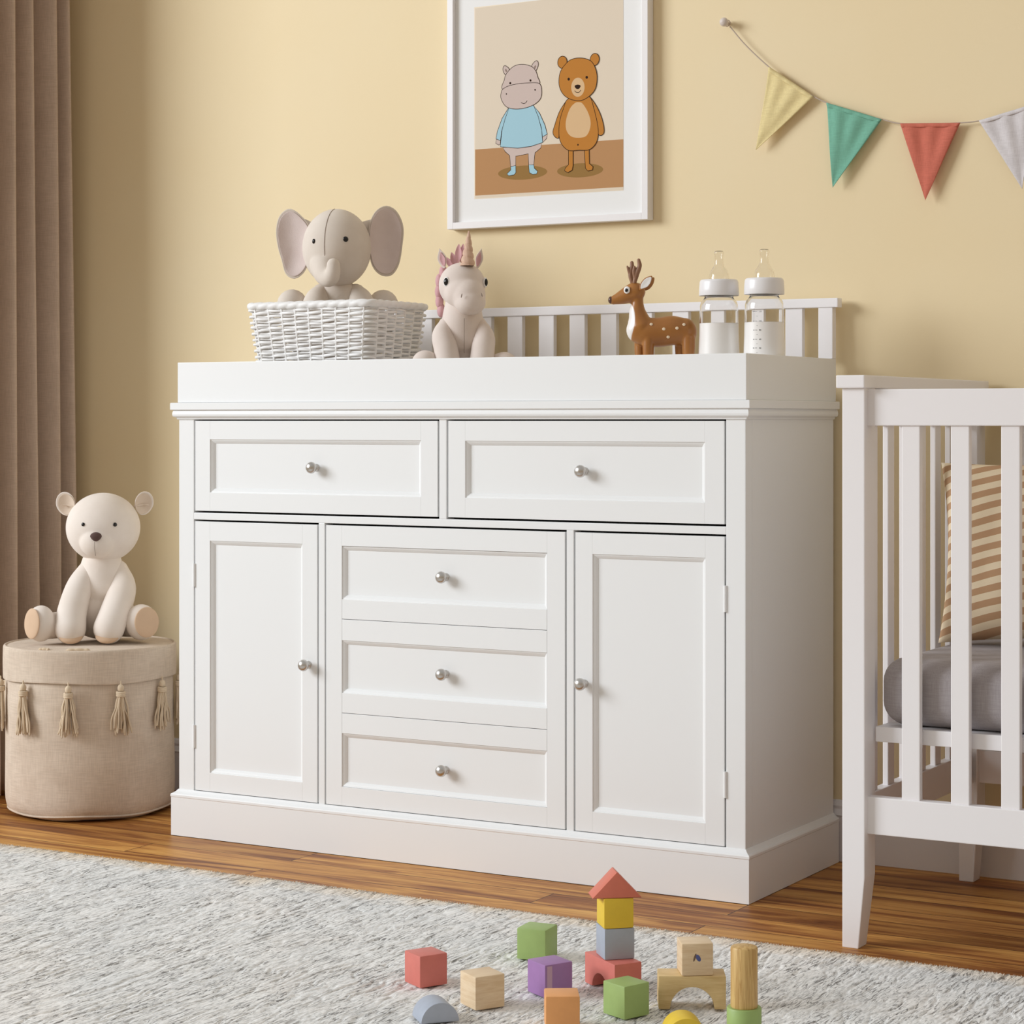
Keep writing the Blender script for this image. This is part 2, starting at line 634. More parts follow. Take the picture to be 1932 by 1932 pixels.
# left wall with the tall window the daylight comes through
mb = MB()
WY0, WY1, WZ0, WZ1 = -4.6, 0.10, 0.10, 3.2
mb.box(LEFT_X - 0.12, LEFT_X, WY1, WALL_Y, 0, 3.3)
mb.box(LEFT_X - 0.12, LEFT_X, -5.2, WY0, 0, 3.3)
mb.box(LEFT_X - 0.12, LEFT_X, WY0, WY1, 0, WZ0)
mb.box(LEFT_X - 0.12, LEFT_X, WY0, WY1, WZ1, 3.3)
structure(mb.build('wall_left', 'wall_paint'))
mb = MB()
t = 0.05
mb.box(LEFT_X - 0.09, LEFT_X - 0.03, WY0, WY0 + t, WZ0, WZ1, 0.004)
mb.box(LEFT_X - 0.09, LEFT_X - 0.03, WY1 - t, WY1, WZ0, WZ1, 0.004)
mb.box(LEFT_X - 0.09, LEFT_X - 0.03, WY0 + t, WY1 - t, WZ0, WZ0 + t, 0.004)
mb.box(LEFT_X - 0.09, LEFT_X - 0.03, WY0 + t, WY1 - t, WZ1 - t, WZ1, 0.004)
structure(mb.build('window_1', 'window_frame_paint'))

def skirting(name, x0, x1):
    # moulded profile swept along x: (y, z)
    prof = [(WALL_Y, 0.0), (BASE_Y, 0.0), (BASE_Y, 0.088), (BASE_Y - 0.002, 0.092), (BASE_Y + 0.001, 0.098), (BASE_Y + 0.004, 0.104),
            (BASE_Y + 0.003, 0.110), (BASE_Y + 0.006, 0.118), (BASE_Y + 0.009, 0.121), (WALL_Y, 0.121)]
    V = [(x0, y, z) for y, z in prof] + [(x1, y, z) for y, z in prof]
    n = len(prof)
    F = [(i, (i + 1) % n, n + (i + 1) % n, n + i) for i in range(n)] + [tuple(range(n - 1, -1, -1)), tuple(range(n, 2 * n))]
    mb = MB().add(V, F)
    return structure(mb.build(name, 'trim_paint'))
skirting('baseboard_back', LEFT_X, 2.6)

# ------------------------------------------------------------------ curtain on the window wall
def curtain():
    ks = []
    y_end = 0.432
    # crests (towards the room) and valleys along y; measured from the corner outward
    crest = [0.402, 0.345, 0.268, 0.203, 0.128]
    ys = np.linspace(0.132, y_end, 190)
    nz = 60
    zs = np.linspace(0.012, 2.42, nz)
    V, F = [], []
    pts = [(0.432, 0.0), (0.420, 0.75), (0.400, 0.95), (0.372, 0.05), (0.347, 1.0), (0.312, 0.05), (0.275, 0.95), (0.240, 0.0), (0.203, 1.0), (0.168, 0.05), (0.130, 1.0), (0.098, 0.1), (0.075, 0.6)]
    pts = pts[::-1]
    py = np.array([p[0] for p in pts]); pv = np.array([p[1] for p in pts])
    def prof(y):
        i = np.clip(np.searchsorted(py, y) - 1, 0, len(py) - 2)
        t = (y - py[i]) / (py[i + 1] - py[i])
        t = np.clip(t, 0, 1)
        s = t * t * (3 - 2 * t)
        return pv[i] * (1 - s) + pv[i + 1] * s
    base = prof(ys)
    for k, z in enumerate(zs):
        tz = z / 2.42
        for i, y in enumerate(ys):
            w = 0.006 * math.sin(9 * y * 6 + 1.6 * tz) * (1 - tz)
            amp = 0.084 + 0.010 * (1 - tz) + 0.006 * math.sin(17 * y + 2.2 * tz)
            # hem spreads a little towards the wall lower down
            yy = y + (0.012 - 0.045 * tz) * (y - 0.1) / 0.33 + 0.004 * math.sin(2.5 * tz + y * 30)
            V.append((-2.036 + amp * base[i] + w, min(yy, 0.441), z))
    n = len(ys)
    for k in range(nz - 1):
        for i in range(n - 1):
            F.append((k * n + i, k * n + i + 1, (k + 1) * n + i + 1, (k + 1) * n + i))
    mb = MB().add(V, F)
    o = mb.build('curtain', 'curtain_cloth', smooth=True)
    so = o.modifiers.new('s', 'SOLIDIFY'); so.thickness = 0.003; so.offset = 0
    tag(o, 'taupe brown floor length curtain hanging in folds at the left edge', 'curtain')
curtain()

# ------------------------------------------------------------------ dresser
XL, XR = -1.316, -0.011          # body sides
FY = 0.012                       # face frame plane
DEP = 0.44                       # back of the body

def moulding_ring(mb, x0, x1, yf, yb, prof):
    """profile (offset outward, z) carried round left side, front and right side with mitred corners"""
    n = len(prof)
    V = []
    for o, z in prof: V.append((x0 - o, yb, z))
    for o, z in prof: V.append((x0 - o, yf - o, z))
    for o, z in prof: V.append((x1 + o, yf - o, z))
    for o, z in prof: V.append((x1 + o, yb, z))
    F = []
    for s in range(3):
        for i in range(n - 1):
            F.append((s * n + i, (s + 1) * n + i, (s + 1) * n + i + 1, s * n + i + 1))
    F.append(tuple(range(n - 1, -1, -1)))
    F.append(tuple(range(3 * n, 4 * n)))
    mb.add(V, F)

dresser = thing('dresser', 'large white changing-table dresser with panelled drawers and doors and round metal knobs', 'dresser', (0, 0, 0))

mb = MB()
b = 0.0012
# face frame
mb.box(XL, -1.2765, FY, FY + 0.03, 0.0, 0.899, b)
mb.box(-0.0497, XR, FY, FY + 0.03, 0.0, 0.899, b)
mb.box(-1.2765, -0.0497, FY, FY + 0.03, 0.0, 0.0955, b)
mb.box(-1.2765, -0.0497, FY, FY + 0.03, 0.6690, 0.6835, b)
mb.box(-1.2765, -0.0497, FY, FY + 0.03, 0.8822, 0.899, b)
mb.box(-0.6672, -0.6502, FY, FY + 0.03, 0.6835, 0.8822, b)
mb.box(-0.9562, -0.9412, FY, FY + 0.03, 0.0955, 0.6690, b)
mb.box(-0.3817, -0.3662, FY, FY + 0.03, 0.0955, 0.6690, b)
# sides
mb.box(XL, XL + 0.02, FY + 0.03, DEP, 0.0, 0.899)
mb.box(XR - 0.02, XR, FY + 0.03, DEP, 0.0, 0.899)
mb.build('body', 'white_paint', dresser)
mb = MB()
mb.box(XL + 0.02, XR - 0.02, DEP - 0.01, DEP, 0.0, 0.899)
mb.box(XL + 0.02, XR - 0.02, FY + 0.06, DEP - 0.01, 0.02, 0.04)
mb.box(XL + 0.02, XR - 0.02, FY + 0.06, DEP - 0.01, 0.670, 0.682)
o = mb.build('inside', 'cabinet_inside_shade', dresser)
o['label'] = 'interior coloured near black as shade in the gaps'

# plinth with its little moulding
mb = MB()
moulding_ring(mb, XL - 0.0005, XR + 0.0005, FY - 0.0005, DEP, [(-0.012, 0.001), (0.0115, 0.001), (0.0115, 0.0815), (0.0125, 0.0828), (0.0125, 0.0870), (0.0110, 0.0892), (0.0075, 0.0908), (0.0040, 0.0935), (0.0008, 0.0975), (-0.012, 0.0975)])
mb.build('plinth', 'white_paint', dresser)

# cornice: slab over a cove and bead
mb = MB()
moulding_ring(mb, XL, XR, FY, DEP, [(-0.014, 0.8795), (0.0006, 0.8795), (0.0030, 0.8800), (0.0036, 0.8830), (0.0055, 0.8845), (0.0080, 0.8850), (0.0098, 0.8870), (0.0104, 0.8905), (0.0100, 0.8945), (0.0086, 0.8985), (0.0086, 0.8994), (0.0125, 0.8996), (0.0135, 0.9006), (0.0135, 0.9138), (0.0123, 0.9150), (-0.014, 0.9150)])
mb.box(XL + 0.014, XR - 0.014, FY + 0.014, DEP, 0.899, 0.915)
mb.build('cornice', 'white_paint', dresser)

def panel_field(mb, x0, x1, z0, z1, yf, yp, mw=0.009):
    """recessed panel with a sloped moulding from the frame edge to the panel"""
    ya = yf + 0.0022
    rings = [((0, yf), ), ]
    prof = [(0.0, yf + 0.0004), (0.0004, ya), (0.0022, ya + 0.0002), (mw * 0.55, yp - 0.0042), (mw * 0.85, yp - 0.0018), (mw, yp)]
    V = []
    for o, y in prof:
        V += [(x0 + o, y, z0 + o), (x1 - o, y, z0 + o), (x1 - o, y, z1 - o), (x0 + o, y, z1 - o)]
    F = []
    for s in range(len(prof) - 1):
        for i in range(4):
            k = (i + 1) % 4
            F.append((s * 4 + i, s * 4 + k, (s + 1) * 4 + k, (s + 1) * 4 + i))
    e = (len(prof) - 1) * 4
    F.append((e, e + 1, e + 2, e + 3))
    mb.add(V, F)

TH = 0.020
RC = 0.0085
SB = 0.0005
def shaker(mb, x0, x1, z0, z1, sl, sr, rb, rt, yf=FY):
    x0, x1, z0, z1 = x0 + 0.0005, x1 - 0.0005, z0 + 0.0004, z1 - 0.0004
    mb.box(x0, x0 + sl, yf, yf + TH, z0, z1, SB)
    mb.box(x1 - sr, x1, yf, yf + TH, z0, z1, SB)
    mb.box(x0 + sl, x1 - sr, yf, yf + TH, z0, z0 + rb, SB)
    mb.box(x0 + sl, x1 - sr, yf, yf + TH, z1 - rt, z1, SB)
    panel_field(mb, x0 + sl, x1 - sr, z0 + rb, z1 - rt, yf, yf + RC)

def knob(parent, x, z, y):
    """turned metal knob sticking out towards -y"""
    prof = [(0.0078, 0.0), (0.0078, 0.0012), (0.0066, 0.0026), (0.0052, 0.0046), (0.0048, 0.0080), (0.0056, 0.0106), (0.0084, 0.0122), (0.0108, 0.0142),
            (0.0119, 0.0168), (0.0120, 0.0192), (0.0110, 0.0222), (0.0086, 0.0250), (0.0052, 0.0268), (0.0018, 0.0275), (0.0002, 0.0276)]
    V, F = lathe(prof, 32)
    V = [(p[0] + x, y - p[2], p[1] + z) for p in V]
    mb = MB().add(V, F)
    o = mb.build('knob', 'steel', parent, smooth=True)
    o['label'] = 'round brushed metal knob'
    return o

def drawer(x0, x1, z0, z1, kx, kz, sl=0.039, sr=0.039, rb=0.039, rt=0.039):
    mb = MB()
    shaker(mb, x0, x1, z0, z1, sl, sr, rb, rt)
    o = mb.build('drawer', 'white_paint', dresser)
    knob(o, kx, kz, FY + RC)
    return o

drawer(-1.2733, -0.6704, 0.6872, 0.8772, -0.968, 0.7815)
drawer(-0.6468, -0.0529, 0.6872, 0.8772, -0.347, 0.7815)

def door(x0, x1, kx, kz, hx, sl, sr, name_hinges):
    mb = MB()
    shaker(mb, x0, x1, 0.0985, 0.6655, sl, sr, 0.039, 0.040)
    o = mb.build('door', 'white_paint', dresser)
    knob(o, kx, kz, FY)
    for z0, z1 in ((0.188, 0.236), (0.5275, 0.576)):
        h = MB()
        V, F = tube([(hx, FY - 0.0008, z0), (hx, FY - 0.0008, z1)], 0.0032, 12, smoothpath=False, cap=False)
        h.add(V, F)
        for q in (z0 + 0.016, z0 + 0.032):
            h.add(*tube([(hx, FY - 0.0008, q - 0.0004), (hx, FY - 0.0008, q + 0.0004)], 0.0034, 12, smoothpath=False, cap=False))
        h.build('hinge', 'white_paint', o, smooth=True, sharp=40)
    return o
door(-1.2735, -0.9592, -0.9815, 0.3795, -1.2752, 0.039, 0.037, 0)
door(-0.3632, -0.0527, -0.343, 0.3795, -0.0511, 0.037, 0.038, 0)

# middle bank: stiles and rails holding three drawer fronts
mb = MB()
mb.box(-0.9377, -0.8990, FY, FY + TH, 0.0989, 0.6651, SB)
mb.box(-0.4240, -0.3852, FY, FY + TH, 0.0989, 0.6651, SB)
mb.box(-0.8990, -0.4240, FY, FY + TH, 0.6240, 0.6651, SB)
mb.box(-0.8990, -0.4240, FY, FY + TH, 0.0989, 0.1370, SB)
mb.build('centre_frame', 'white_paint', dresser)
for z0, z1, p0, p1, kz in ((0.4765, 0.6240, 0.5160, 0.6236, 0.5695), (0.2866, 0.4755, 0.3268, 0.4331, 0.3785), (0.1370, 0.2856, 0.1374, 0.2452, 0.1895)):
    m = MB()
    if p0 - z0 > 0.01:
        m.box(-0.8985, -0.4245, FY, FY + TH, z0, p0, SB)
    if z1 - p1 > 0.01:
        m.box(-0.8985, -0.4245, FY, FY + TH, p1, z1, SB)
    panel_field(m, -0.8987, -0.4243, p0, p1, FY, FY + RC)
    m.box(-0.8980, -0.4250, FY + RC + 0.004, FY + TH, z0, z1)
    o = m.build('drawer', 'white_paint', dresser)
    knob(o, -0.6570, kz, FY + RC)

# ------------------------------------------------------------------ changing tray with slatted back
tray = thing('changing_tray', 'white changing tray with slatted back rail on top of the dresser', 'changing tray', (0, 0, 0.9152))
def tb(mb, x0, x1, y0, y1, z0, z1, bv=0.0012):
    return mb.box(x0, x1, y0, y1, z0 - 0.9152, z1 - 0.9152, bv)
TX0, TX1 = -1.3165, -0.0077
TY = 0.0077
mb = MB(); tb(mb, TX0, TX1, TY, TY + 0.016, 0.9152, 1.0); mb.build('front_panel', 'white_paint', tray)
mb = MB(); tb(mb, TX1 - 0.016, TX1, TY + 0.016, 0.446, 0.9152, 1.0); mb.build('side_panel', 'white_paint', tray)
mb = MB(); tb(mb, TX0, TX0 + 0.016, TY + 0.016, 0.446, 0.9152, 1.0); mb.build('side_panel', 'white_paint', tray)
mb = MB(); tb(mb, TX0 + 0.016, TX1 - 0.016, TY + 0.016, 0.4180, 0.9152, 0.955, 0); mb.build('tray_floor', 'white_paint', tray)
mb = MB()
tb(mb, TX0 + 0.0005, 0.0045, 0.424, 0.447, 1.1020, 1.1205, 0.0015)
mb.build('top_rail', 'crib_paint', tray)
edges = [-1.2850 + 0.0757 * i for i in range(7)] + [-0.7537, -0.6764, -0.6017, -0.5268, -0.4435, -0.3600, -0.2770, -0.1925, -0.1090]
for e in edges:
    mb = MB(); tb(mb, e, e + 0.0365, 0.4285, 0.4425, 0.955, 1.1020, 0.001); mb.build('slat', 'crib_paint', tray)
mb = MB(); tb(mb, -0.0375, 0.0025 - 0.0100, 0.4265, 0.4455, 1.0002, 1.1020, 0.001); mb.build('end_post', 'crib_paint', tray)
mb = MB(); tb(mb, TX0 + 0.0015, TX0 + 0.0300, 0.4265, 0.4455, 1.0002, 1.1020, 0.001); mb.build('end_post', 'crib_paint', tray)

# ------------------------------------------------------------------ framed picture
pic = thing('framed_picture', 'white framed picture of a cartoon hippo and bear on the yellow wall', 'picture', (-0.672, 0.4625, 1.572))
FX0, FX1, FZ0, FZ1 = -0.9110 + 0.672, -0.4206 + 0.672, 1.2965 - 1.572, 1.8480 - 1.572
mb = MB()
fw, fy0 = 0.0145, -0.0265
y1 = -0.0005
mb.box(FX0, FX0 + fw, fy0, y1, FZ0, FZ1, 0.0008)
mb.box(FX1 - fw, FX1, fy0, y1, FZ0, FZ1, 0.0008)
mb.box(FX0 + fw, FX1 - fw, fy0, y1, FZ0, FZ0 + fw, 0.0008)
mb.box(FX0 + fw, FX1 - fw, fy0, y1, FZ1 - fw, FZ1, 0.0008)
mb.build('frame', 'frame_paint', pic)
mb = MB(); mb.box(FX0 + fw, FX1 - fw, -0.0150, -0.001, FZ0 + fw, FZ1 - fw); mb.build('mat_board', 'mat_board', pic)
ART = [
    ('print_wall',0,0,1,[(-0.1792,0.2058),(0.1838,0.2109),(0.1838,-0.2096),(-0.1792,-0.2088)]),
    ('print_ground',0,0,1,[(-0.1792,-0.1021),(0.1838,-0.1031),(0.1838,-0.2032),(-0.1792,-0.2028)]),
    ('print_olive',0,1,1,[(0.0008,-0.1602),(-0.0018,-0.1648),(-0.0102,-0.1689),(-0.0233,-0.1721),(-0.0401,-0.174),(-0.0588,-0.1745),(-0.0777,-0.1736),(-0.0949,-0.1712),(-0.1087,-0.1677),(-0.1177,-0.1633),(-0.121,-0.1585),(-0.1182,-0.1539),(-0.1097,-0.1498),(-0.0963,-0.1466),(-0.0794,-0.1447),(-0.0605,-0.1442),(-0.0417,-0.1452),(-0.0247,-0.1476),(-0.0112,-0.1512),(-0.0024,-0.1555)]),
    ('print_olive',0,1,1,[(0.1359,-0.1632),(0.1334,-0.1678),(0.1259,-0.1718),(0.1139,-0.175),(0.0987,-0.1769),(0.0817,-0.1774),(0.0646,-0.1765),(0.0489,-0.1742),(0.0364,-0.1707),(0.0282,-0.1664),(0.0252,-0.1617),(0.0277,-0.1571),(0.0354,-0.1531),(0.0476,-0.1499),(0.0629,-0.148),(0.08,-0.1476),(0.0971,-0.1485),(0.1126,-0.1509),(0.1249,-0.1544),(0.1329,-0.1586)]),
    ('print_hippo',2.2,0,1,[(-0.1092,-0.1015),(-0.0717,-0.1046),(-0.0387,-0.1028),(-0.0125,-0.0967),(-0.0148,-0.109),(-0.0291,-0.1185),(-0.0303,-0.1267),(-0.0321,-0.1448),(-0.0447,-0.1441),(-0.0456,-0.1196),(-0.0771,-0.1231),(-0.0771,-0.1435),(-0.0898,-0.1441),(-0.0922,-0.1204),(-0.1034,-0.1113)]),
    ('print_blue',2.2,0,1,[(-0.0892,-0.1446),(-0.0771,-0.143),(-0.0765,-0.1579),(-0.0808,-0.1629),(-0.0943,-0.1642),(-0.0989,-0.1598),(-0.0892,-0.1519)]),
    ('print_blue',2.2,0,1,[(-0.0447,-0.1436),(-0.0321,-0.144),(-0.0309,-0.1514),(-0.0229,-0.1584),(-0.025,-0.1639),(-0.0342,-0.1647),(-0.0432,-0.1603)]),
    ('print_hippo',2.2,0,1,[(-0.1256,-0.0829),(-0.1268,-0.092),(-0.1201,-0.0958),(-0.1156,-0.0953),(-0.115,-0.087)]),
    ('print_hippo',2.2,0,1,[(-0.0104,-0.0857),(0.0009,-0.0807),(-0.0006,-0.0897),(-0.0098,-0.0971)]),
    ('print_blue',2.2,0,1,[(-0.0953,-0.0181),(-0.111,-0.0392),(-0.1226,-0.066),(-0.1262,-0.082),(-0.115,-0.0867),(-0.1122,-0.0667),(-0.104,-0.0437),(-0.0928,-0.0196)]),
    ('print_blue',2.2,0,1,[(-0.0327,-0.0168),(-0.0178,-0.034),(-0.0044,-0.0609),(0.0009,-0.0802),(-0.0104,-0.0854),(-0.0133,-0.0655),(-0.0223,-0.0389)]),
    ('print_blue',2.2,0,1,[(-0.0934,-0.0172),(-0.0627,-0.0204),(-0.0327,-0.0161),(-0.0208,-0.0416),(-0.0125,-0.0707),(-0.0101,-0.0976),(-0.0387,-0.1041),(-0.0717,-0.1059),(-0.1153,-0.1001),(-0.111,-0.0642),(-0.1034,-0.0411)]),
    ('print_hippo',2.2,1,1,[(-0.1086,0.0673),(-0.1068,0.0737),(-0.1013,0.074),(-0.0928,0.0655),(-0.1013,0.0552),(-0.1068,0.0603)]),
    ('print_hippo',2.2,1,1,[(-0.0369,0.068),(-0.0303,0.0768),(-0.0238,0.0786),(-0.0208,0.0727),(-0.0223,0.065),(-0.0282,0.0572)]),
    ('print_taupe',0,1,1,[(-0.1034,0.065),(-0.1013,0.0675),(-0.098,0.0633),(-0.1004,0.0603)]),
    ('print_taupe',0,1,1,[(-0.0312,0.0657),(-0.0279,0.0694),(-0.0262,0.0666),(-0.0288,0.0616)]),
    ('print_hippo',2.2,1,1,[(-0.108,0.0235),(-0.1056,0.0429),(-0.0989,0.0581),(-0.0808,0.0718),(-0.0597,0.074),(-0.0387,0.0682),(-0.0273,0.0576),(-0.0223,0.0442),(-0.0184,0.0283),(-0.0507,0.0204)]),
    ('print_hippo',2.2,1,1,[(-0.108,0.0248),(-0.0868,0.0315),(-0.0507,0.0329),(-0.019,0.0297),(-0.0125,0.0123),(-0.0172,-0.0055),(-0.0387,-0.0175),(-0.0717,-0.0216),(-0.0989,-0.0152),(-0.1122,0.0015),(-0.1135,0.0147)]),
    ('print_line',0,1,1,[(-0.0877,0.0355),(-0.0882,0.0341),(-0.0894,0.0333),(-0.0909,0.0334),(-0.0921,0.0344),(-0.0925,0.0359),(-0.0921,0.0373),(-0.0909,0.0382),(-0.0894,0.038),(-0.0882,0.037)]),
    ('print_line',0,1,1,[(-0.0375,0.0376),(-0.038,0.0362),(-0.0392,0.0354),(-0.0406,0.0355),(-0.0418,0.0365),(-0.0423,0.038),(-0.0418,0.0394),(-0.0406,0.0402),(-0.0392,0.0401),(-0.038,0.0391)]),
    ('print_line',0,1,1,[(-0.0983,0.013),(-0.0986,0.0121),(-0.0993,0.0116),(-0.1003,0.0117),(-0.101,0.0123),(-0.1013,0.0133),(-0.101,0.0142),(-0.1003,0.0147),(-0.0993,0.0146),(-0.0986,0.014)]),
    ('print_line',0,1,1,[(-0.0268,0.0165),(-0.0271,0.0154),(-0.028,0.0148),(-0.0291,0.0149),(-0.03,0.0157),(-0.0303,0.0168),(-0.03,0.0179),(-0.0291,0.0185),(-0.028,0.0184),(-0.0271,0.0176)]),
    ('print_line',2.2,1,0,[(-0.0633,-0.0081),(-0.0567,-0.0109),(-0.0513,-0.009),(-0.0483,-0.005)]),
    ('print_bear',2.4,0,1,[(0.0531,-0.1163),(0.0642,-0.117),(0.0642,-0.1518),(0.0619,-0.1611),(0.0516,-0.1657),(0.0437,-0.1614),(0.0458,-0.1553),(0.0531,-0.1493)]),
    ('print_bear',2.4,0,1,[(0.0916,-0.1174),(0.1027,-0.1181),(0.1035,-0.1497),(0.1122,-0.1564),(0.1108,-0.1634),(0.0998,-0.1651),(0.094,-0.1586)]),
    ('print_bear',2.4,1,1,[(0.0525,-0.0093),(0.0325,-0.0324),(0.0198,-0.0625),(0.0154,-0.0778),(0.0207,-0.0879),(0.0296,-0.0898),(0.0308,-0.0684),(0.0399,-0.0407)]),
    ('print_bear',2.4,1,1,[(0.1041,-0.0088),(0.1201,-0.0284),(0.133,-0.0549),(0.1388,-0.0808),(0.1345,-0.0907),(0.1253,-0.0891),(0.1215,-0.0669),(0.1128,-0.0356)]),
    ('print_bear',2.4,1,1,[(0.0516,-0.0093),(0.0794,-0.0088),(0.1041,-0.0083),(0.1143,-0.0331),(0.1224,-0.0644),(0.125,-0.0876),(0.1192,-0.1076),(0.1027,-0.1202),(0.078,-0.1197),(0.0531,-0.1184),(0.0355,-0.1023),(0.0302,-0.0813),(0.0325,-0.0531),(0.0414,-0.0279)]),
    ('print_bear_light',0,1,1,[(0.0692,-0.0188),(0.0771,-0.0176),(0.0867,-0.0209),(0.0983,-0.0371),(0.1056,-0.0555),(0.1062,-0.0709),(0.1004,-0.0859),(0.0896,-0.0929),(0.0648,-0.0913),(0.0516,-0.0814),(0.0466,-0.0669),(0.0487,-0.049),(0.0575,-0.029)]),
    ('print_line',0,1,1,[(0.078,-0.1081),(0.0774,-0.1095),(0.0762,-0.11),(0.075,-0.1094),(0.0745,-0.1079),(0.075,-0.1065),(0.0762,-0.1059),(0.0774,-0.1066)]),
    ('print_bear',2.4,1,1,[(0.0495,0.0685),(0.0478,0.0632),(0.0442,0.0593),(0.0395,0.0576),(0.0345,0.0584),(0.0303,0.0616),(0.0277,0.0666),(0.0273,0.0723),(0.029,0.0776),(0.0326,0.0815),(0.0374,0.0832),(0.0423,0.0824),(0.0465,0.0792),(0.0491,0.0742)]),
    ('print_bear',2.4,1,1,[(0.1269,0.0676),(0.1249,0.0624),(0.1212,0.0587),(0.1165,0.0572),(0.1118,0.0582),(0.108,0.0616),(0.1058,0.0665),(0.1057,0.0722),(0.1077,0.0774),(0.1114,0.0811),(0.116,0.0826),(0.1208,0.0815),(0.1246,0.0782),(0.1268,0.0732)]),
    ('print_bear',2.4,1,1,[(0.0516,0.0701),(0.0648,0.0754),(0.0809,0.0759),(0.0969,0.0725),(0.1099,0.065),(0.1186,0.0497),(0.1221,0.0303),(0.1177,0.0076),(0.1027,-0.0074),(0.0823,-0.0149),(0.0619,-0.0113),(0.0443,-0.0018),(0.0331,0.014),(0.0302,0.0323),(0.0349,0.0526)]),
    ('print_bear_light',0,1,1,[(0.0922,0.0124),(0.091,0.0056),(0.088,-0.0002),(0.0836,-0.0042),(0.0783,-0.0061),(0.0727,-0.0056),(0.0676,-0.0026),(0.0635,0.0023),(0.0609,0.0087),(0.0601,0.0157),(0.0613,0.0226),(0.0643,0.0284),(0.0688,0.0325),(0.0741,0.0343),(0.0797,0.0337),(0.0848,0.0308),(0.0889,0.0258),(0.0915,0.0195)]),
    ('print_line',0,1,1,[(0.0686,0.0178),(0.0756,0.0198),(0.0826,0.0172),(0.0803,0.0117),(0.0756,0.0103),(0.0707,0.0125)]),
    ('print_line',0,1,1,[(0.0569,0.0328),(0.0563,0.0311),(0.0549,0.03),(0.0531,0.0302),(0.0516,0.0314),(0.051,0.0333),(0.0516,0.0351),(0.0531,0.0361),(0.0549,0.0359),(0.0563,0.0347)]),
    ('print_line',0,1,1,[(0.1004,0.0333),(0.0998,0.0315),(0.0984,0.0305),(0.0966,0.0306),(0.0951,0.0319),(0.0945,0.0337),(0.0951,0.0355),(0.0966,0.0365),(0.0984,0.0364),(0.0998,0.0351)]),
    ('print_line',2.2,1,0,[(0.0683,0.0075),(0.0721,0.0039),(0.0785,0.0031),(0.0835,0.0076)]),
]

def print_mesh():
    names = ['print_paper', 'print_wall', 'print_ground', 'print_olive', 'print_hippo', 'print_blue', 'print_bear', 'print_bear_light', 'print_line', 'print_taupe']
    mb = MB()
    y = -0.0153
    mb.cur = 0
    mb.box(-0.1815, 0.1835, y, y + 0.0004, -0.2105, 0.2085)
    y -= 0.00006
    for col, lw, smooth, closed, pts in ART:
        y -= 0.00003
        P = [tuple(p) for p in (catmull(pts, 6, bool(closed)) if smooth else pts)]
        if closed:
            mb.cur = names.index(col)
            mb.add([(p[0], y, p[1]) for p in P], [tuple(range(len(P)))])
        if lw:
            y -= 0.00002
            mb.cur = names.index('print_line')
            w = lw * 0.00027
            Q = [np.array(p) for p in P]
            m = len(Q)
            V, F = [], []
            for i in range(m):
                a, c = (Q[i - 1], Q[(i + 1) % m]) if closed else (Q[max(i - 1, 0)], Q[min(i + 1, m - 1)])
                d = c - a
                d = d / (np.linalg.norm(d) + 1e-9)
                nn = np.array([-d[1], d[0]])
                for s in (-1, 1):
                    q = Q[i] + nn * w * s
                    V.append((q[0], y, q[1]))
            for i in range(m if closed else m - 1):
                k = (i + 1) % m
                F.append((2 * i, 2 * k, 2 * k + 1, 2 * i + 1))
            mb.add(V, F)
    return mb.build('print', names, pic, loc=(0.0052, 0, -0.0008))
print_mesh()

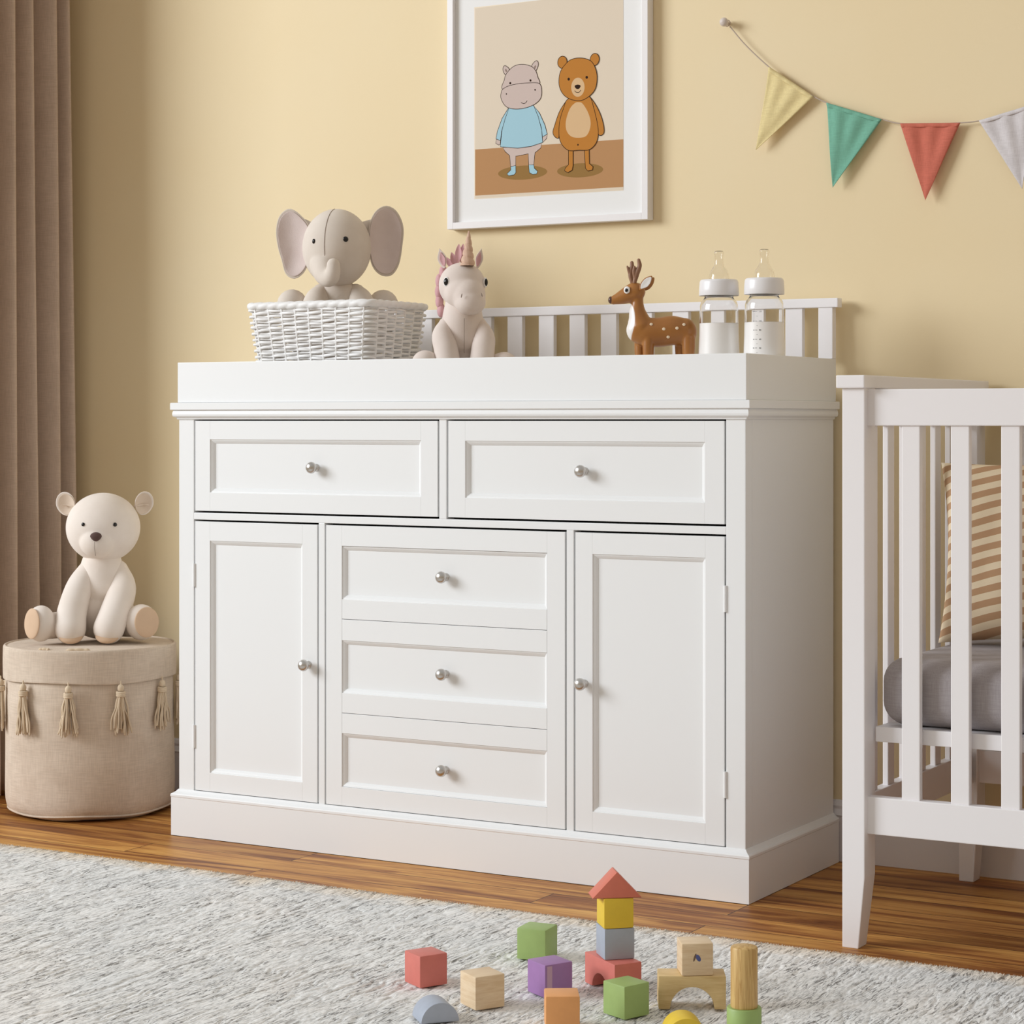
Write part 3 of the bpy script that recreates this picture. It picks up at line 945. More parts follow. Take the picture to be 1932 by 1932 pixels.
# ------------------------------------------------------------------ bunting
BY = 0.4505
def bunting():
    root = thing('bunting', 'string of yellow, green, coral and pale lilac pennants hung on the yellow wall', 'bunting', (0.18, BY, 1.46))
    ox, oz = 0.18, 1.46
    sp = [(-0.2400, 1.6830), (-0.2050, 1.6420), (-0.1532, 1.5930), (-0.1045, 1.5560), (-0.0558, 1.5260), (-0.0287, 1.5120), (0.0296, 1.4880), (0.0879, 1.4705), (0.125, 1.4600), (0.186, 1.4550), (0.247, 1.4530), (0.2838, 1.4545), (0.339, 1.4640), (0.394, 1.4790), (0.44, 1.497), (0.50, 1.528), (0.57, 1.575), (0.66, 1.655)]
    pts = [(x - ox, 0.0, z - oz) for x, z in sp]
    MB().add(*tube(pts, 0.0013, 8, 6)).add(*tube([(-0.2485 - ox + 0.0062 * math.cos(a), 0.0035 + 0.002 * math.cos(a), 1.6915 - oz + 0.0062 * math.sin(a)) for a in np.linspace(0, 2 * PI, 14)[:-1]], 0.0012, 8, 3, closed=True)).build('string', 'string', root, smooth=True)
    def pennant(A, B, Tp, mat, ph):
        A, B, Tp = [np.array(q) for q in (A, B, Tp)]
        n, m = 26, 30
        V, F = [], []
        for j in range(m + 1):
            t = j / m
            for i in range(n + 1):
                s = i / n
                top = A + (B - A) * s
                p = top * (1 - t) + Tp * t
                pl = 0.0024 * math.sin(s * 17 + ph) * math.exp(-((t - 0.13) / 0.30) ** 2) * (1 if t > 0.04 else 0.3) + 0.0022 * math.sin(s * 6 + ph * 2 + 3 * t) * t * (1 - t) * 4
                y = -0.0022 + pl * 0.8 - 0.004 * t
                V.append((p[0] - ox, y, p[1] - oz))
        for j in range(m):
            for i in range(n):
                a = j * (n + 1) + i
                F.append((a, a + 1, a + n + 2, a + n + 1))
        o = MB().add(V, F).build('pennant', mat, root, smooth=True)
        so = o.modifiers.new('s', 'SOLIDIFY'); so.thickness = 0.0012; so.offset = 0
        # folded hem over the string with its stitching line
        d = (B - A) / np.linalg.norm(B - A)
        nrm = np.array([d[1], -d[0]])
        if nrm[1] > 0: nrm = -nrm
        L = np.linalg.norm(B - A)
        hv, hf = [], []
        k = 24
        prof = [(0.0, 0.0004), (0.0012, -0.0030), (0.0035, -0.0042), (0.0068, -0.0040), (0.0080, -0.0030)]
        for i in range(k + 1):
            s = i / k
            for q, yy in prof:
                ins = q / 0.10 * L * 0.5
                base = A + (B - A) * (ins / L + s * (1 - 2 * ins / L))
                p = base + nrm * q
                hv.append((p[0] - ox, yy - 0.0006 * math.sin(s * 31 + ph), p[1] - oz))
        for i in range(k):
            for q in range(len(prof) - 1):
                a = i * len(prof) + q
                hf.append((a, a + 1, a + len(prof) + 1, a + len(prof)))
        h = MB().add(hv, hf).build('hem', mat, o, smooth=True)
        so = h.modifiers.new('s', 'SOLIDIFY'); so.thickness = 0.0008; so.offset = 0
        o['label'] = {'pennant_yellow': 'pale yellow pennant', 'pennant_green': 'sea green pennant', 'pennant_red': 'coral red pennant', 'pennant_lilac': 'pale lilac grey pennant'}[mat]
    pennant((-0.1532, 1.5935), (-0.0558, 1.5260), (-0.1799, 1.4266), 'pennant_yellow', 0.3)
    pennant((-0.0287, 1.5120), (0.0879, 1.4705), (-0.0141, 1.3415), 'pennant_green', 1.1)
    pennant((0.125, 1.4600), (0.247, 1.4530), (0.1779, 1.3064), 'pennant_red', 2.3)
    pennant((0.2838, 1.4545), (0.396, 1.4800), (0.3697, 1.3189), 'pennant_lilac', 3.7)
bunting()
peg = thing('wall_peg', 'small pale wooden wall peg holding the end of the bunting string', 'peg', (-0.2485, WALL_Y, 1.6915))
V, F = lathe([(0.0035, 0.0), (0.0035, 0.013), (0.0060, 0.0155), (0.0085, 0.0195), (0.0092, 0.0240), (0.0078, 0.0285), (0.0045, 0.0310), (0.0002, 0.0318)], 24)
MB().add([(p[0], -p[2], p[1]) for p in V], F).build('knob', 'peg_paint', peg, smooth=True)

# ------------------------------------------------------------------ wicker basket
PAD = 0.9551
def basket():
    root = thing('wicker_basket', 'white woven wicker basket on the dresser holding the plush elephant', 'basket', (-1.0400, 0.202, PAD))
    hx0, hy0 = 0.139, 0.098       # half sizes at the bottom
    hx1, hy1 = 0.157, 0.112       # at the rim
    H = 0.158
    rad = 0.022
    def per(u, z, off=0.0):
        """point on the rounded rectangle, u in 0..1 round the perimeter"""
        t = z / H
        hx, hy = hx0 + (hx1 - hx0) * t + off, hy0 + (hy1 - hy0) * t + off
        r = rad + off * 0.6
        sx, sy = 2 * (hx - r), 2 * (hy - r)
        q = PI * r / 2
        tot = 2 * sx + 2 * sy + 4 * q
        d = (u % 1.0) * tot
        segs = [(sx, 0), (q, 1), (sy, 2), (q, 3), (sx, 4), (q, 5), (sy, 6), (q, 7)]
        for ln, k in segs:
            if d <= ln + 1e-12:
                break
            d -= ln
        f = d / ln
        a = f * PI / 2
        if k == 0: return (-hx + r + d, -hy, z)
        if k == 1: return (hx - r + r * math.sin(a), -hy + r - r * math.cos(a), z)
        if k == 2: return (hx, -hy + r + d, z)
        if k == 3: return (hx - r + r * math.cos(a), hy - r + r * math.sin(a), z)
        if k == 4: return (hx - r - d, hy, z)
        if k == 5: return (-hx + r - r * math.sin(a), hy - r + r * math.cos(a), z)
        if k == 6: return (-hx, hy - r - d, z)
        return (-hx + r - r * math.cos(a), -hy + r - r * math.sin(a), z)
    ns = 29
    mb = MB()
    rows = 26
    for r in range(rows):
        z = 0.004 + (H - 0.008) * r / (rows - 1)
        pts = []
        m = ns * 8
        ph = PI * (r % 2)
        for i in range(m):
            u = i / m
            off = 0.0036 * math.sin(u * ns * PI + ph) if ns % 2 == 0 else 0.0036 * math.sin(u * (ns + 1) * PI + ph)
            dz = 0.0009 * math.sin(u * 37 + r * 2.1) + 0.0006 * math.sin(u * 91 + r)
            pts.append(per(u, z + dz, off))
        rr = 0.0030 + 0.0003 * math.sin(r * 3.7)
        mb.add(*tube(pts, rr, 8, 1, closed=True, smoothpath=False, flat=(1.0, 0.8)))
    for i in range(ns + 1):
        u = (i + 0.0) / (ns + 1)
        mb.add(*tube([per(u, 0.0, 0), per(u, H * 0.5, 0), per(u, H + 0.002, 0)], 0.0030, 8, 3, cap=False))
    mb.build('woven_body', 'wicker_white', root, smooth=True)
    # plaited rim
    m = 420
    V, F = [], []
    seg = 14
    C = [Vector(per(i / m, H, 0.0)) for i in range(m)]
    nturn = 40
    for i in range(m):
        T = (C[(i + 1) % m] - C[i - 1]).normalized()
        U = Vector((0, 0, 1)); B = T.cross(U)
        for j in range(seg):
            a = 2 * PI * j / seg
            w = a * 2 + 2 * PI * nturn * i / m
            rr = 0.0082 * (0.80 + 0.24 * abs(math.sin(w / 2)) ** 0.6)
            V.append((C[i] + Vector((0, 0, 0.006)) + U * math.cos(a) * rr + B * math.sin(a) * rr)[:])
    for i in range(m):
        for j in range(seg):
            i2 = (i + 1) % m
            F.append((i * seg + j, i * seg + (j + 1) % seg, i2 * seg + (j + 1) % seg, i2 * seg + j))
    MB().add(V, F).build('plaited_rim', 'wicker_white', root, smooth=True)
    mb = MB()
    P = [per(i / 80, 0.004, -0.002) for i in range(80)]
    Q = [per(i / 80, 0.0005, -0.002) for i in range(80)]
    mb.add(P + Q, [tuple(range(80)), tuple(range(159, 79, -1))] + [(i, 80 + i, 80 + (i + 1) % 80, (i + 1) % 80) for i in range(80)])
    mb.build('base', 'wicker_white', root)
basket()

def eye(parent, x, y, z, r, dirv=(0, -1, 0), mat='black_gloss', sq=(1, 1)):
    d = Vector(dirv).normalized()
    q = d.to_track_quat('-Y', 'Z')
    V, F = sphere((0, 0, 0), (r * sq[0], r * 0.55, r * sq[1]), 20, 12)
    V = [(q @ Vector(p) + Vector((x, y, z)))[:] for p in V]
    return MB().add(V, F).build('eye', mat, parent, smooth=True)

def on_ellipsoid(c, r, x, z):
    """front (-y) point of an ellipsoid at local x, z and its outward direction"""
    u, w = (x - c[0]) / r[0], (z - c[2]) / r[2]
    k = max(0.0, 1 - u * u - w * w)
    y = c[1] - r[1] * math.sqrt(k)
    n = Vector(((x - c[0]) / r[0] ** 2, (y - c[1]) / r[1] ** 2, (z - c[2]) / r[2] ** 2)).normalized()
    return y, n

def cupped(c, w, h, cup, thick, tilt=0.0, turn=0.0, shape=None, outline=None):
    """cupped leaf-like sheet (ear). The outline is an ellipse w by h narrowed by shape(t), or a list of (x, z) points"""
    V, F = [], []
    rings, seg = 14, 48
    Rm = Matrix.Rotation(turn, 3, 'Z') @ Matrix.Rotation(tilt, 3, 'Y')
    if outline:
        B = catmull(outline, 12, True)
        L = [0.0]
        for i in range(len(B)):
            L.append(L[-1] + float(np.linalg.norm(B[(i + 1) % len(B)] - B[i])))
        def edge_pt(j):
            d = L[-1] * j / seg
            i = max(k for k in range(len(L)) if L[k] <= d + 1e-12)
            i = min(i, len(B) - 1)
            f = (d - L[i]) / max(1e-9, L[i + 1] - L[i])
            q = B[i] * (1 - f) + B[(i + 1) % len(B)] * f
            return float(q[0]), float(q[1])
    else:
        def edge_pt(j):
            a = 2 * PI * j / seg
            s = shape(math.sin(a)) if shape else (1.0, 0.0)
            return w * (math.cos(a) * s[0] + s[1]), h * math.sin(a)
    E = [edge_pt(j) for j in range(seg)]
    if sum(E[j][0] * E[(j + 1) % seg][1] - E[(j + 1) % seg][0] * E[j][1] for j in range(seg)) < 0:
        E = E[::-1]
    def pt(rr, j, side):
        edge = math.sqrt(max(0.0, 1 - rr * rr))
        p = Rm @ Vector((E[j][0] * rr, -cup * rr * rr + side * thick * edge, E[j][1] * rr))
        return (c[0] + p.x, c[1] + p.y, c[2] + p.z)
    for side in (-1, 1):
        base = len(V)
        V.append(pt(0, 0, side))
        for i in range(1, rings + 1):
            rr = math.sin(PI / 2 * i / rings)
            for j in range(seg):
                V.append(pt(rr, j, side))
        for j in range(seg):
            k = (j + 1) % seg
            q = (base, base + 1 + j, base + 1 + k)
            F.append(q if side < 0 else q[::-1])
        for i in range(rings - 1):
            for j in range(seg):
                k = (j + 1) % seg
                a = base + 1 + i * seg
                q = (a + j, a + seg + j, a + seg + k, a + k)
                F.append(q if side < 0 else q[::-1])
    return V, F

# ------------------------------------------------------------------ plush elephant
def elephant():
    root = thing('plush_elephant', 'grey plush elephant with big pink-lined ears sitting in the wicker basket', 'plush toy', (-1.0470, 0.205, PAD + 0.0062), 34.7)
    z0 = PAD + 0.0062
    hz = 1.2445 - z0
    hc, hr = (0.002, -0.008, hz), (0.0735, 0.074, 0.0835)
    # body, front legs and seat
    fused('body', [sphere((0.002, 0.014, 0.070), (0.068, 0.056, 0.076)), sphere((0.004, 0.012, 0.145), (0.060, 0.050, 0.068)), sphere((0.004, 0.004, 0.180), (0.046, 0.040, 0.040))], 0.004, 'plush_grey', root, 8)
    for s in (-1, 1):
        ox = 0.006
        pts = [(ox + s * 0.036, -0.004, 0.186), (ox + s * 0.046, -0.020, 0.168), (ox + s * 0.052, -0.038, 0.132), (ox + s * 0.055, -0.048, 0.085), (ox + s * 0.056, -0.050, 0.040)]
        MB().add(*tube(pts, [0.022, 0.028, 0.0315, 0.0325, 0.033], 28, 8)).build('front_leg', 'plush_grey', root, smooth=True)
    for s in (-1, 1):
        V, F = tube([(s * 0.045, 0.030, 0.055), (s * 0.080, 0.022, 0.105), (s * 0.097 + 0.004, 0.014, 0.164)], [0.028, 0.030, 0.0325], 28, 8)
        MB().add(V, F).build('hind_leg', 'plush_grey', root, smooth=True)
    # head with the trunk growing out of it
    shapes = [sphere(hc, hr, 56, 36)]
    tr = [(-0.0215, -0.050, hz - 0.043), (-0.0225, -0.076, hz - 0.060), (-0.0170, -0.093, hz - 0.0690), (-0.0100, -0.104, hz - 0.0680), (-0.0060, -0.109, hz - 0.0565), (-0.0055, -0.111, hz - 0.0425)]
    shapes.append(tube(tr, [0.034, 0.0240, 0.0195, 0.0175, 0.0155, 0.0140], 28, 8))
    head = fused('head', shapes, 0.0026, 'plush_grey', root, 8)
    # seam down the middle of the face
    pts = []
    for i in range(14):
        t = i / 13
        el = math.radians(80 - 104 * t)
        az = math.radians(-21)
        pts.append((hc[0] + hr[0] * 1.004 * math.cos(el) * math.sin(az), hc[1] - hr[1] * 1.004 * math.cos(el) * math.cos(az), hc[2] + hr[2] * 1.004 * math.sin(el)))
    MB().add(*tube(pts, 0.0005, 6, 3)).build('seam', 'thread', head, smooth=True)
    for x, z, r, sq in ((-0.0465, hz + 0.010, 0.0048, (0.8, 1.1)), (0.0205, hz + 0.0135, 0.0058, (1, 1))):
        y, n = on_ellipsoid(hc, hr, x, z)
        eye(head, x, y, z, r, n, sq=sq)
    # ears
    left = [(0.000, 0.0750), (-0.0150, 0.0715), (-0.0285, 0.0560), (-0.0340, 0.0270), (-0.0300, -0.0050), (-0.0215, -0.0340), (-0.0120, -0.0640), (0.0080, -0.0740), (0.0290, -0.0600), (0.0420, -0.0300), (0.0450, 0.0050), (0.0400, 0.0380), (0.0200, 0.0620)]
    right = [(0.0010, 0.0750), (0.0240, 0.0640), (0.0390, 0.0320), (0.0370, -0.0080), (0.0290, -0.0500), (0.0120, -0.0735), (-0.0120, -0.0735), (-0.0300, -0.0560), (-0.0380, -0.0260), (-0.0400, 0.0060), (-0.0360, 0.0380), (-0.0220, 0.0640)]
    for s, c, out in ((-1, (-0.0900, 0.014, hz + 0.0085), left), (1, (0.1020, 0.012, hz + 0.0165), right)):
        turn = s * math.radians(16)
        e = MB().add(*cupped(c, 0, 0, 0.017, 0.0080, 0, turn, outline=out)).build('ear', 'plush_grey', head, smooth=True)
        inner = [(x * 0.90, z * 0.93) for x, z in out]
        q = MB().add(*cupped((c[0], c[1] - 0.0052, c[2]), 0, 0, 0.0145, 0.0038, 0, turn, outline=inner)).build('ear_lining', 'plush_pink_grey', e, smooth=True)
        q['label'] = 'dusty pink ear lining'
        # gathered root of the ear, sewn to the side of the head
        MB().add(*tube([(s * 0.058, -0.004, hz + 0.036), (c[0] * 0.82, 0.004, hz + 0.048), (c[0] * 0.98, 0.012, hz + 0.052)], [0.016, 0.0125, 0.006], 20, 6, flat=(1.3, 0.55))).build('ear_root', 'plush_grey', head, smooth=True)
elephant()

# ------------------------------------------------------------------ plush unicorn
def unicorn():
    z0 = PAD + 0.0012
    root = thing('plush_unicorn', 'pale plush unicorn with pink mane and tan horn sitting on the dresser', 'plush toy', (-0.7275, 0.200, z0), 31.3)
    sc = 1 / 918.0
    def X(px): return (px - 873) * sc
    def Z(py): return 1.009 + (672 - py) * sc - z0
    fused('body', [sphere((0, 0.018, 0.050), (0.052, 0.048, 0.055)), sphere((X(874), 0.010, Z(640)), (0.047, 0.042, 0.055)), tube([(X(873), 0.006, Z(640)), (X(873), 0.002, Z(600)), (X(873), 0.0, Z(570))], [0.046, 0.0425, 0.036], 28, 6)], 0.0032, 'plush_unicorn', root, 8)
    MB().add(*tube([(X(876), -0.0440, Z(602)), (X(876), -0.0448, Z(620)), (X(876), -0.0446, Z(642)), (X(876), -0.0395, Z(666))], 0.0007, 6, 4)).build('seam', 'thread', root, smooth=True)
    MB().add(*tube([(X(842), -0.004, Z(612)), (X(836), -0.022, Z(634)), (X(842), -0.040, Z(660)), (X(846), -0.052, Z(690)), (X(847), -0.056, Z(704))], [0.016, 0.0225, 0.0245, 0.0255, 0.026], 28, 8)).build('front_leg', 'plush_unicorn', root, smooth=True)
    MB().add(*tube([(X(904), -0.004, Z(612)), (X(913), -0.022, Z(636)), (X(911), -0.040, Z(660)), (X(908), -0.052, Z(690)), (X(907), -0.056, Z(704))], [0.016, 0.0220, 0.0240, 0.0255, 0.026], 28, 8)).build('front_leg', 'plush_unicorn', root, smooth=True)
    for s, fx, top in ((-1, 803, 661), (1, 951, 664)):
        MB().add(*tube([(s * 0.036, 0.012, 0.030), (X(fx) * 0.75, -0.016, 0.030), (X(fx), -0.040, Z(top) - 0.028)], [0.026, 0.026, 0.028], 28, 8)).build('hind_leg', 'plush_unicorn', root, smooth=True)
    # head
    shapes = [sphere((X(872), -0.004, Z(538)), (0.0485, 0.047, 0.0475), 48, 32), sphere((X(876), -0.020, Z(552)), (0.0430, 0.044, 0.0350), 48, 32),
              sphere((X(883), -0.033, Z(558)), (0.0365, 0.040, 0.0345), 48, 32), sphere((X(887), -0.044, Z(571)), (0.0325, 0.035, 0.0270), 48, 32)]
    head = fused('head', shapes, 0.0024, 'plush_unicorn', root, 22)
    # eyes: black almonds in a thin white surround
    for x, y, z, d, sq in ((X(843), -0.0385, Z(533), (-0.55, -0.85, 0.05), (0.78, 1.15)), (X(915.5), -0.0235, Z(533), (0.86, -0.5, 0.0), (0.6, 1.1))):
        w = eye(head, x, y + 0.0012, z, 0.0094, d, 'deer_white', (sq[0], sq[1]))
        w.name = 'eye_surround'
        w['label'] = 'thin white eye surround'
        eye(w, x + d[0] * 0.0016, y - 0.0009, z, 0.0072, d, 'black_gloss', sq)
    for x, y, z, rz in ((X(871), -0.0785, Z(561), 0.2), (X(908.5), -0.0700, Z(559), -0.3)):
        V, F = sphere((0, 0, 0), (0.0012, 0.0012, 0.0046), 12, 8)
        Rm = Matrix.Rotation(rz, 3, 'Y')
        MB().add([(Rm @ Vector(p) + Vector((x, y, z)))[:] for p in V], F).build('nostril', 'thread', head, smooth=True)
    # spiral horn
    V, F = [], []
    seg, rings = 32, 80
    bx, by, bz = X(882), -0.026, Z(502)
    for i in range(rings + 1):
        t = i / rings
        h = t * 0.0725
        r0 = 0.0132 * (1 - t) ** 0.85 + 0.0010
        for j in range(seg):
            a = 2 * PI * j / seg
            k = (t * 5.2 + a / (2 * PI)) % 1.0
            rr = r0 * (1 + 0.26 * (math.sin(k * PI) ** 0.5) - 0.15 + 0.02 * math.sin(9 * a + 14 * t))
            V.append((bx + rr * math.cos(a) + 0.003 * t, by + rr * math.sin(a) + 0.012 * t, bz + h))
    for i in range(rings):
        for j in range(seg):
            F.append((i * seg + j, i * seg + (j + 1) % seg, (i + 1) * seg + (j + 1) % seg, (i + 1) * seg + j))
    F.append(tuple(range(rings * seg, (rings + 1) * seg)))
    MB().add(V, F).build('horn', 'horn_satin', head, smooth=True)
    def leaf(t):
        return (max(0.03, 1 - abs(t) ** 1.5 * (0.92 if t > 0 else 0.30)), 0.0)
    for s, cx, py, w, tl in ((-1, 835, 486, 0.0098, -0.26), (1, 903.5, 486, 0.0082, 0.22)):
        e = MB().add(*cupped((X(cx), 0.006, Z(py)), w, 0.0215, 0.004, 0.0035, tl, s * 0.35, leaf)).build('ear', 'plush_unicorn', head, smooth=True)
        q = MB().add(*cupped((X(cx) - s * 0.0008, 0.0022, Z(py) - 0.002), w * 0.62, 0.0155, 0.003, 0.0025, tl, s * 0.35, leaf)).build('ear_lining', 'felt_pink', e, smooth=True)
        q['label'] = 'pink ear lining'
    # mane: felt tufts over the crown and down the far side of the neck
    tufts = [(866, 478, 0.0075, 0.021, 0.05, 0.010), (873, 476, 0.0060, 0.020, 0.12, 0.016), (857, 488, 0.0068, 0.016, -0.30, 0.014), (849, 494, 0.0060, 0.014, -0.55, 0.018)]
    m = MB()
    for px, py, w, h, tl, y in tufts:
        m.add(*cupped((X(px), y, Z(py)), w, h, 0.004, 0.0022, tl, -0.3, lambda t: (max(0.15, 1 - abs(t) ** 2 * 0.55), 0)))
    for i, (px, py) in enumerate(((836, 512), (829, 528), (828, 548), (829, 566), (832, 583))):
        m.add(*sphere((X(px), 0.022 + 0.002 * i, Z(py)), (0.0085, 0.014, 0.0155), 20, 14))
    m.build('mane', 'felt_pink', head, smooth=True)['label'] = 'dusty pink mane'
unicorn()

# ------------------------------------------------------------------ deer figurine
def deer():
    z0 = PAD + 0.0003
    root = thing('deer_figurine', 'glazed brown deer figurine with white chest and spots beside the bottles', 'figurine', (-0.2760, 0.200, z0), 26.2)
    sc = 1 / 961.0
    def X(px): return (px - 1250) * sc
    def Z(py): return 1.0085 + (668 - py) * sc - z0
    sh = []
    # trunk
    sh.append(tube([(X(1212), 0, Z(624)), (X(1226), 0, Z(628)), (X(1250), 0, Z(628)), (X(1272), 0, Z(625)), (X(1293), 0, Z(627))], [0.0265, 0.0285, 0.0290, 0.0290, 0.0265], 32, 8, flat=(1.0, 0.86)))
    sh.append(sphere((X(1297), 0, Z(628)), (0.0225, 0.0225, 0.0275)))
    sh.append(sphere((X(1206), 0, Z(614)), (0.0170, 0.0195, 0.0260)))
    # neck and head
    sh.append(tube([(X(1214), 0, Z(616)), (X(1208), 0, Z(592)), (X(1207.5), 0, Z(574)), (X(1208), 0, Z(556))], [0.0265, 0.0190, 0.0135, 0.0125], 28, 8, flat=(0.95, 0.9)))
    sh.append(sphere((X(1203), 0, Z(552)), (0.0205, 0.0185, 0.0185)))
    sh.append(tube([(X(1200), 0, Z(553)), (X(1184), 0, Z(560)), (X(1171), 0, Z(565)), (X(1163), 0, Z(567.5))], [0.0190, 0.0155, 0.0115, 0.0090], 28, 8, flat=(1.0, 0.9)))
    # legs
    for px, y, top, r0, r1 in ((1228, -0.0115, 640, 0.0118, 0.0098), (1212, 0.0115, 640, 0.0110, 0.0086), (1303, -0.0110, 640, 0.0130, 0.0102), (1289, 0.0110, 642, 0.0120, 0.0092)):
        sh.append(tube([(X(px), y, Z(top)), (X(px), y, Z(662)), (X(px), y, Z(690)), (X(px), y, 0.0085)], [r0, r0 * 0.96, r1, r1], 24, 6))
    body = fused('body', sh, 0.0016, 'deer_glaze', root, 10)
    # hooves flat on the tray
    for px, y, r in ((1228, -0.0115, 0.0096), (1212, 0.0115, 0.0085), (1303, -0.0110, 0.0100), (1289, 0.0110, 0.0090)):
        MB().add(*lathe([(0.0005, 0.0), (r, 0.0), (r * 1.04, 0.002), (r * 0.98, 0.010), (0.0005, 0.011)], 24, (X(px), y, 0))).build('hoof', 'deer_nose', root, smooth=True, sharp=50)
    MB().add(*sphere((X(1157.5), 0, Z(567.3)), (0.0052, 0.0072, 0.0072), 24, 16)).build('nose', 'deer_nose', body, smooth=True)['label'] = 'dark brown nose'
    for s in (-1, 1):
        w = eye(body, X(1188), s * 0.0158, Z(549.5), 0.0066, (-0.35, s * 1.0, 0.12), 'deer_white', (1, 1.12))
        w.name = 'eye_surround'
        w['label'] = 'white eye surround'
        eye(w, X(1187.2), s * 0.0188, Z(550), 0.0036, (-0.35, s * 1.0, 0.12))
    def leaf(t):
        return (max(0.05, 1 - abs(t) ** 1.8 * 0.9), 0.0)
    for s in (-1, 1):
        c = (X(1224.0) + (0 if s < 0 else 0.004), s * 0.0185, Z(537.0))
        out = [(-0.0135, -0.0130), (-0.0110, -0.0010), (-0.0030, 0.0090), (0.0070, 0.0135), (0.0118, 0.0138), (0.0125, 0.0090), (0.0095, -0.0005), (0.0025, -0.0090), (-0.0060, -0.0125)]
        def place(VF, s=s):
            V, F = VF
            if s > 0:
                V = [(p[0], -p[1], p[2]) for p in V]
                F = [f[::-1] for f in F]
            return V, F
        e = MB().add(*place(cupped((c[0], -0.0185, c[2]), 0, 0, 0.0022, 0.0026, 0, -0.15, outline=out))).build('ear', 'deer_glaze', body, smooth=True)
        MB().add(*place(cupped((c[0] + 0.0004, -0.0205, c[2] + 0.0003), 0, 0, 0.0016, 0.0016, 0, -0.15, outline=[(x * 0.82, z * 0.82) for x, z in out]))).build('ear_lining', 'deer_white', e, smooth=True)['label'] = 'white ear lining'
    ants = [[((1198, 0.006, 535), 0.0035), ((1194.5, 0.007, 520), 0.0042), ((1197, 0.008, 505), 0.0040), ((1197, 0.009, 497), 0.0034)],
            [((1202, -0.006, 535), 0.0036), ((1206, -0.007, 520), 0.0046), ((1211.5, -0.008, 504), 0.0042), ((1210, -0.009, 493), 0.0030)]]
    tines = [[((1195, 0.007, 522), 0.0034), ((1191, 0.006, 511), 0.0028), ((1188.5, 0.005, 504), 0.0018)],
             [((1203, -0.007, 526), 0.0034), ((1201, -0.009, 515), 0.0030), ((1202, -0.010, 506), 0.0024)]]
    for a, t in zip(ants, tines):
        VF = []
        for br in (a, t):
            VF.append(tube([(X(p[0]), p[1], Z(p[2])) for p, r in br], [r * 1.12 for p, r in br], 20, 8))
        fused('antler', VF, 0.0009, 'antler_glaze', body, 4)['label'] = 'dull brown antler'
    # painted spots, raised like slip
    for px, py in ((1233.5, 614), (1257, 623), (1270.5, 610.5), (1281.5, 621.5), (1294.5, 614.5), (1265, 638)):
        for s in (-1, 1):
            x, z = X(px), Z(py)
            w = (z - Z(627)) / 0.0285
            if px > 1290:
                w = (z - Z(628)) / 0.029
            y = 0.0249 * math.sqrt(max(0.05, 1 - w * w))
            if px > 1290: y *= 0.93
            q = MB().add(*sphere((0, 0, 0), (0.0032, 0.0009, 0.0030), 16, 10))
            ang = math.asin(max(-0.9, min(0.9, w)))
            Rm = Matrix.Rotation(s * ang * 0.9, 3, 'X')
            q.v = [(Rm @ Vector(p) + Vector((x, s * y, z)))[:] for p in q.v]
            q.build('spot', 'deer_spot', body, smooth=True)
deer()

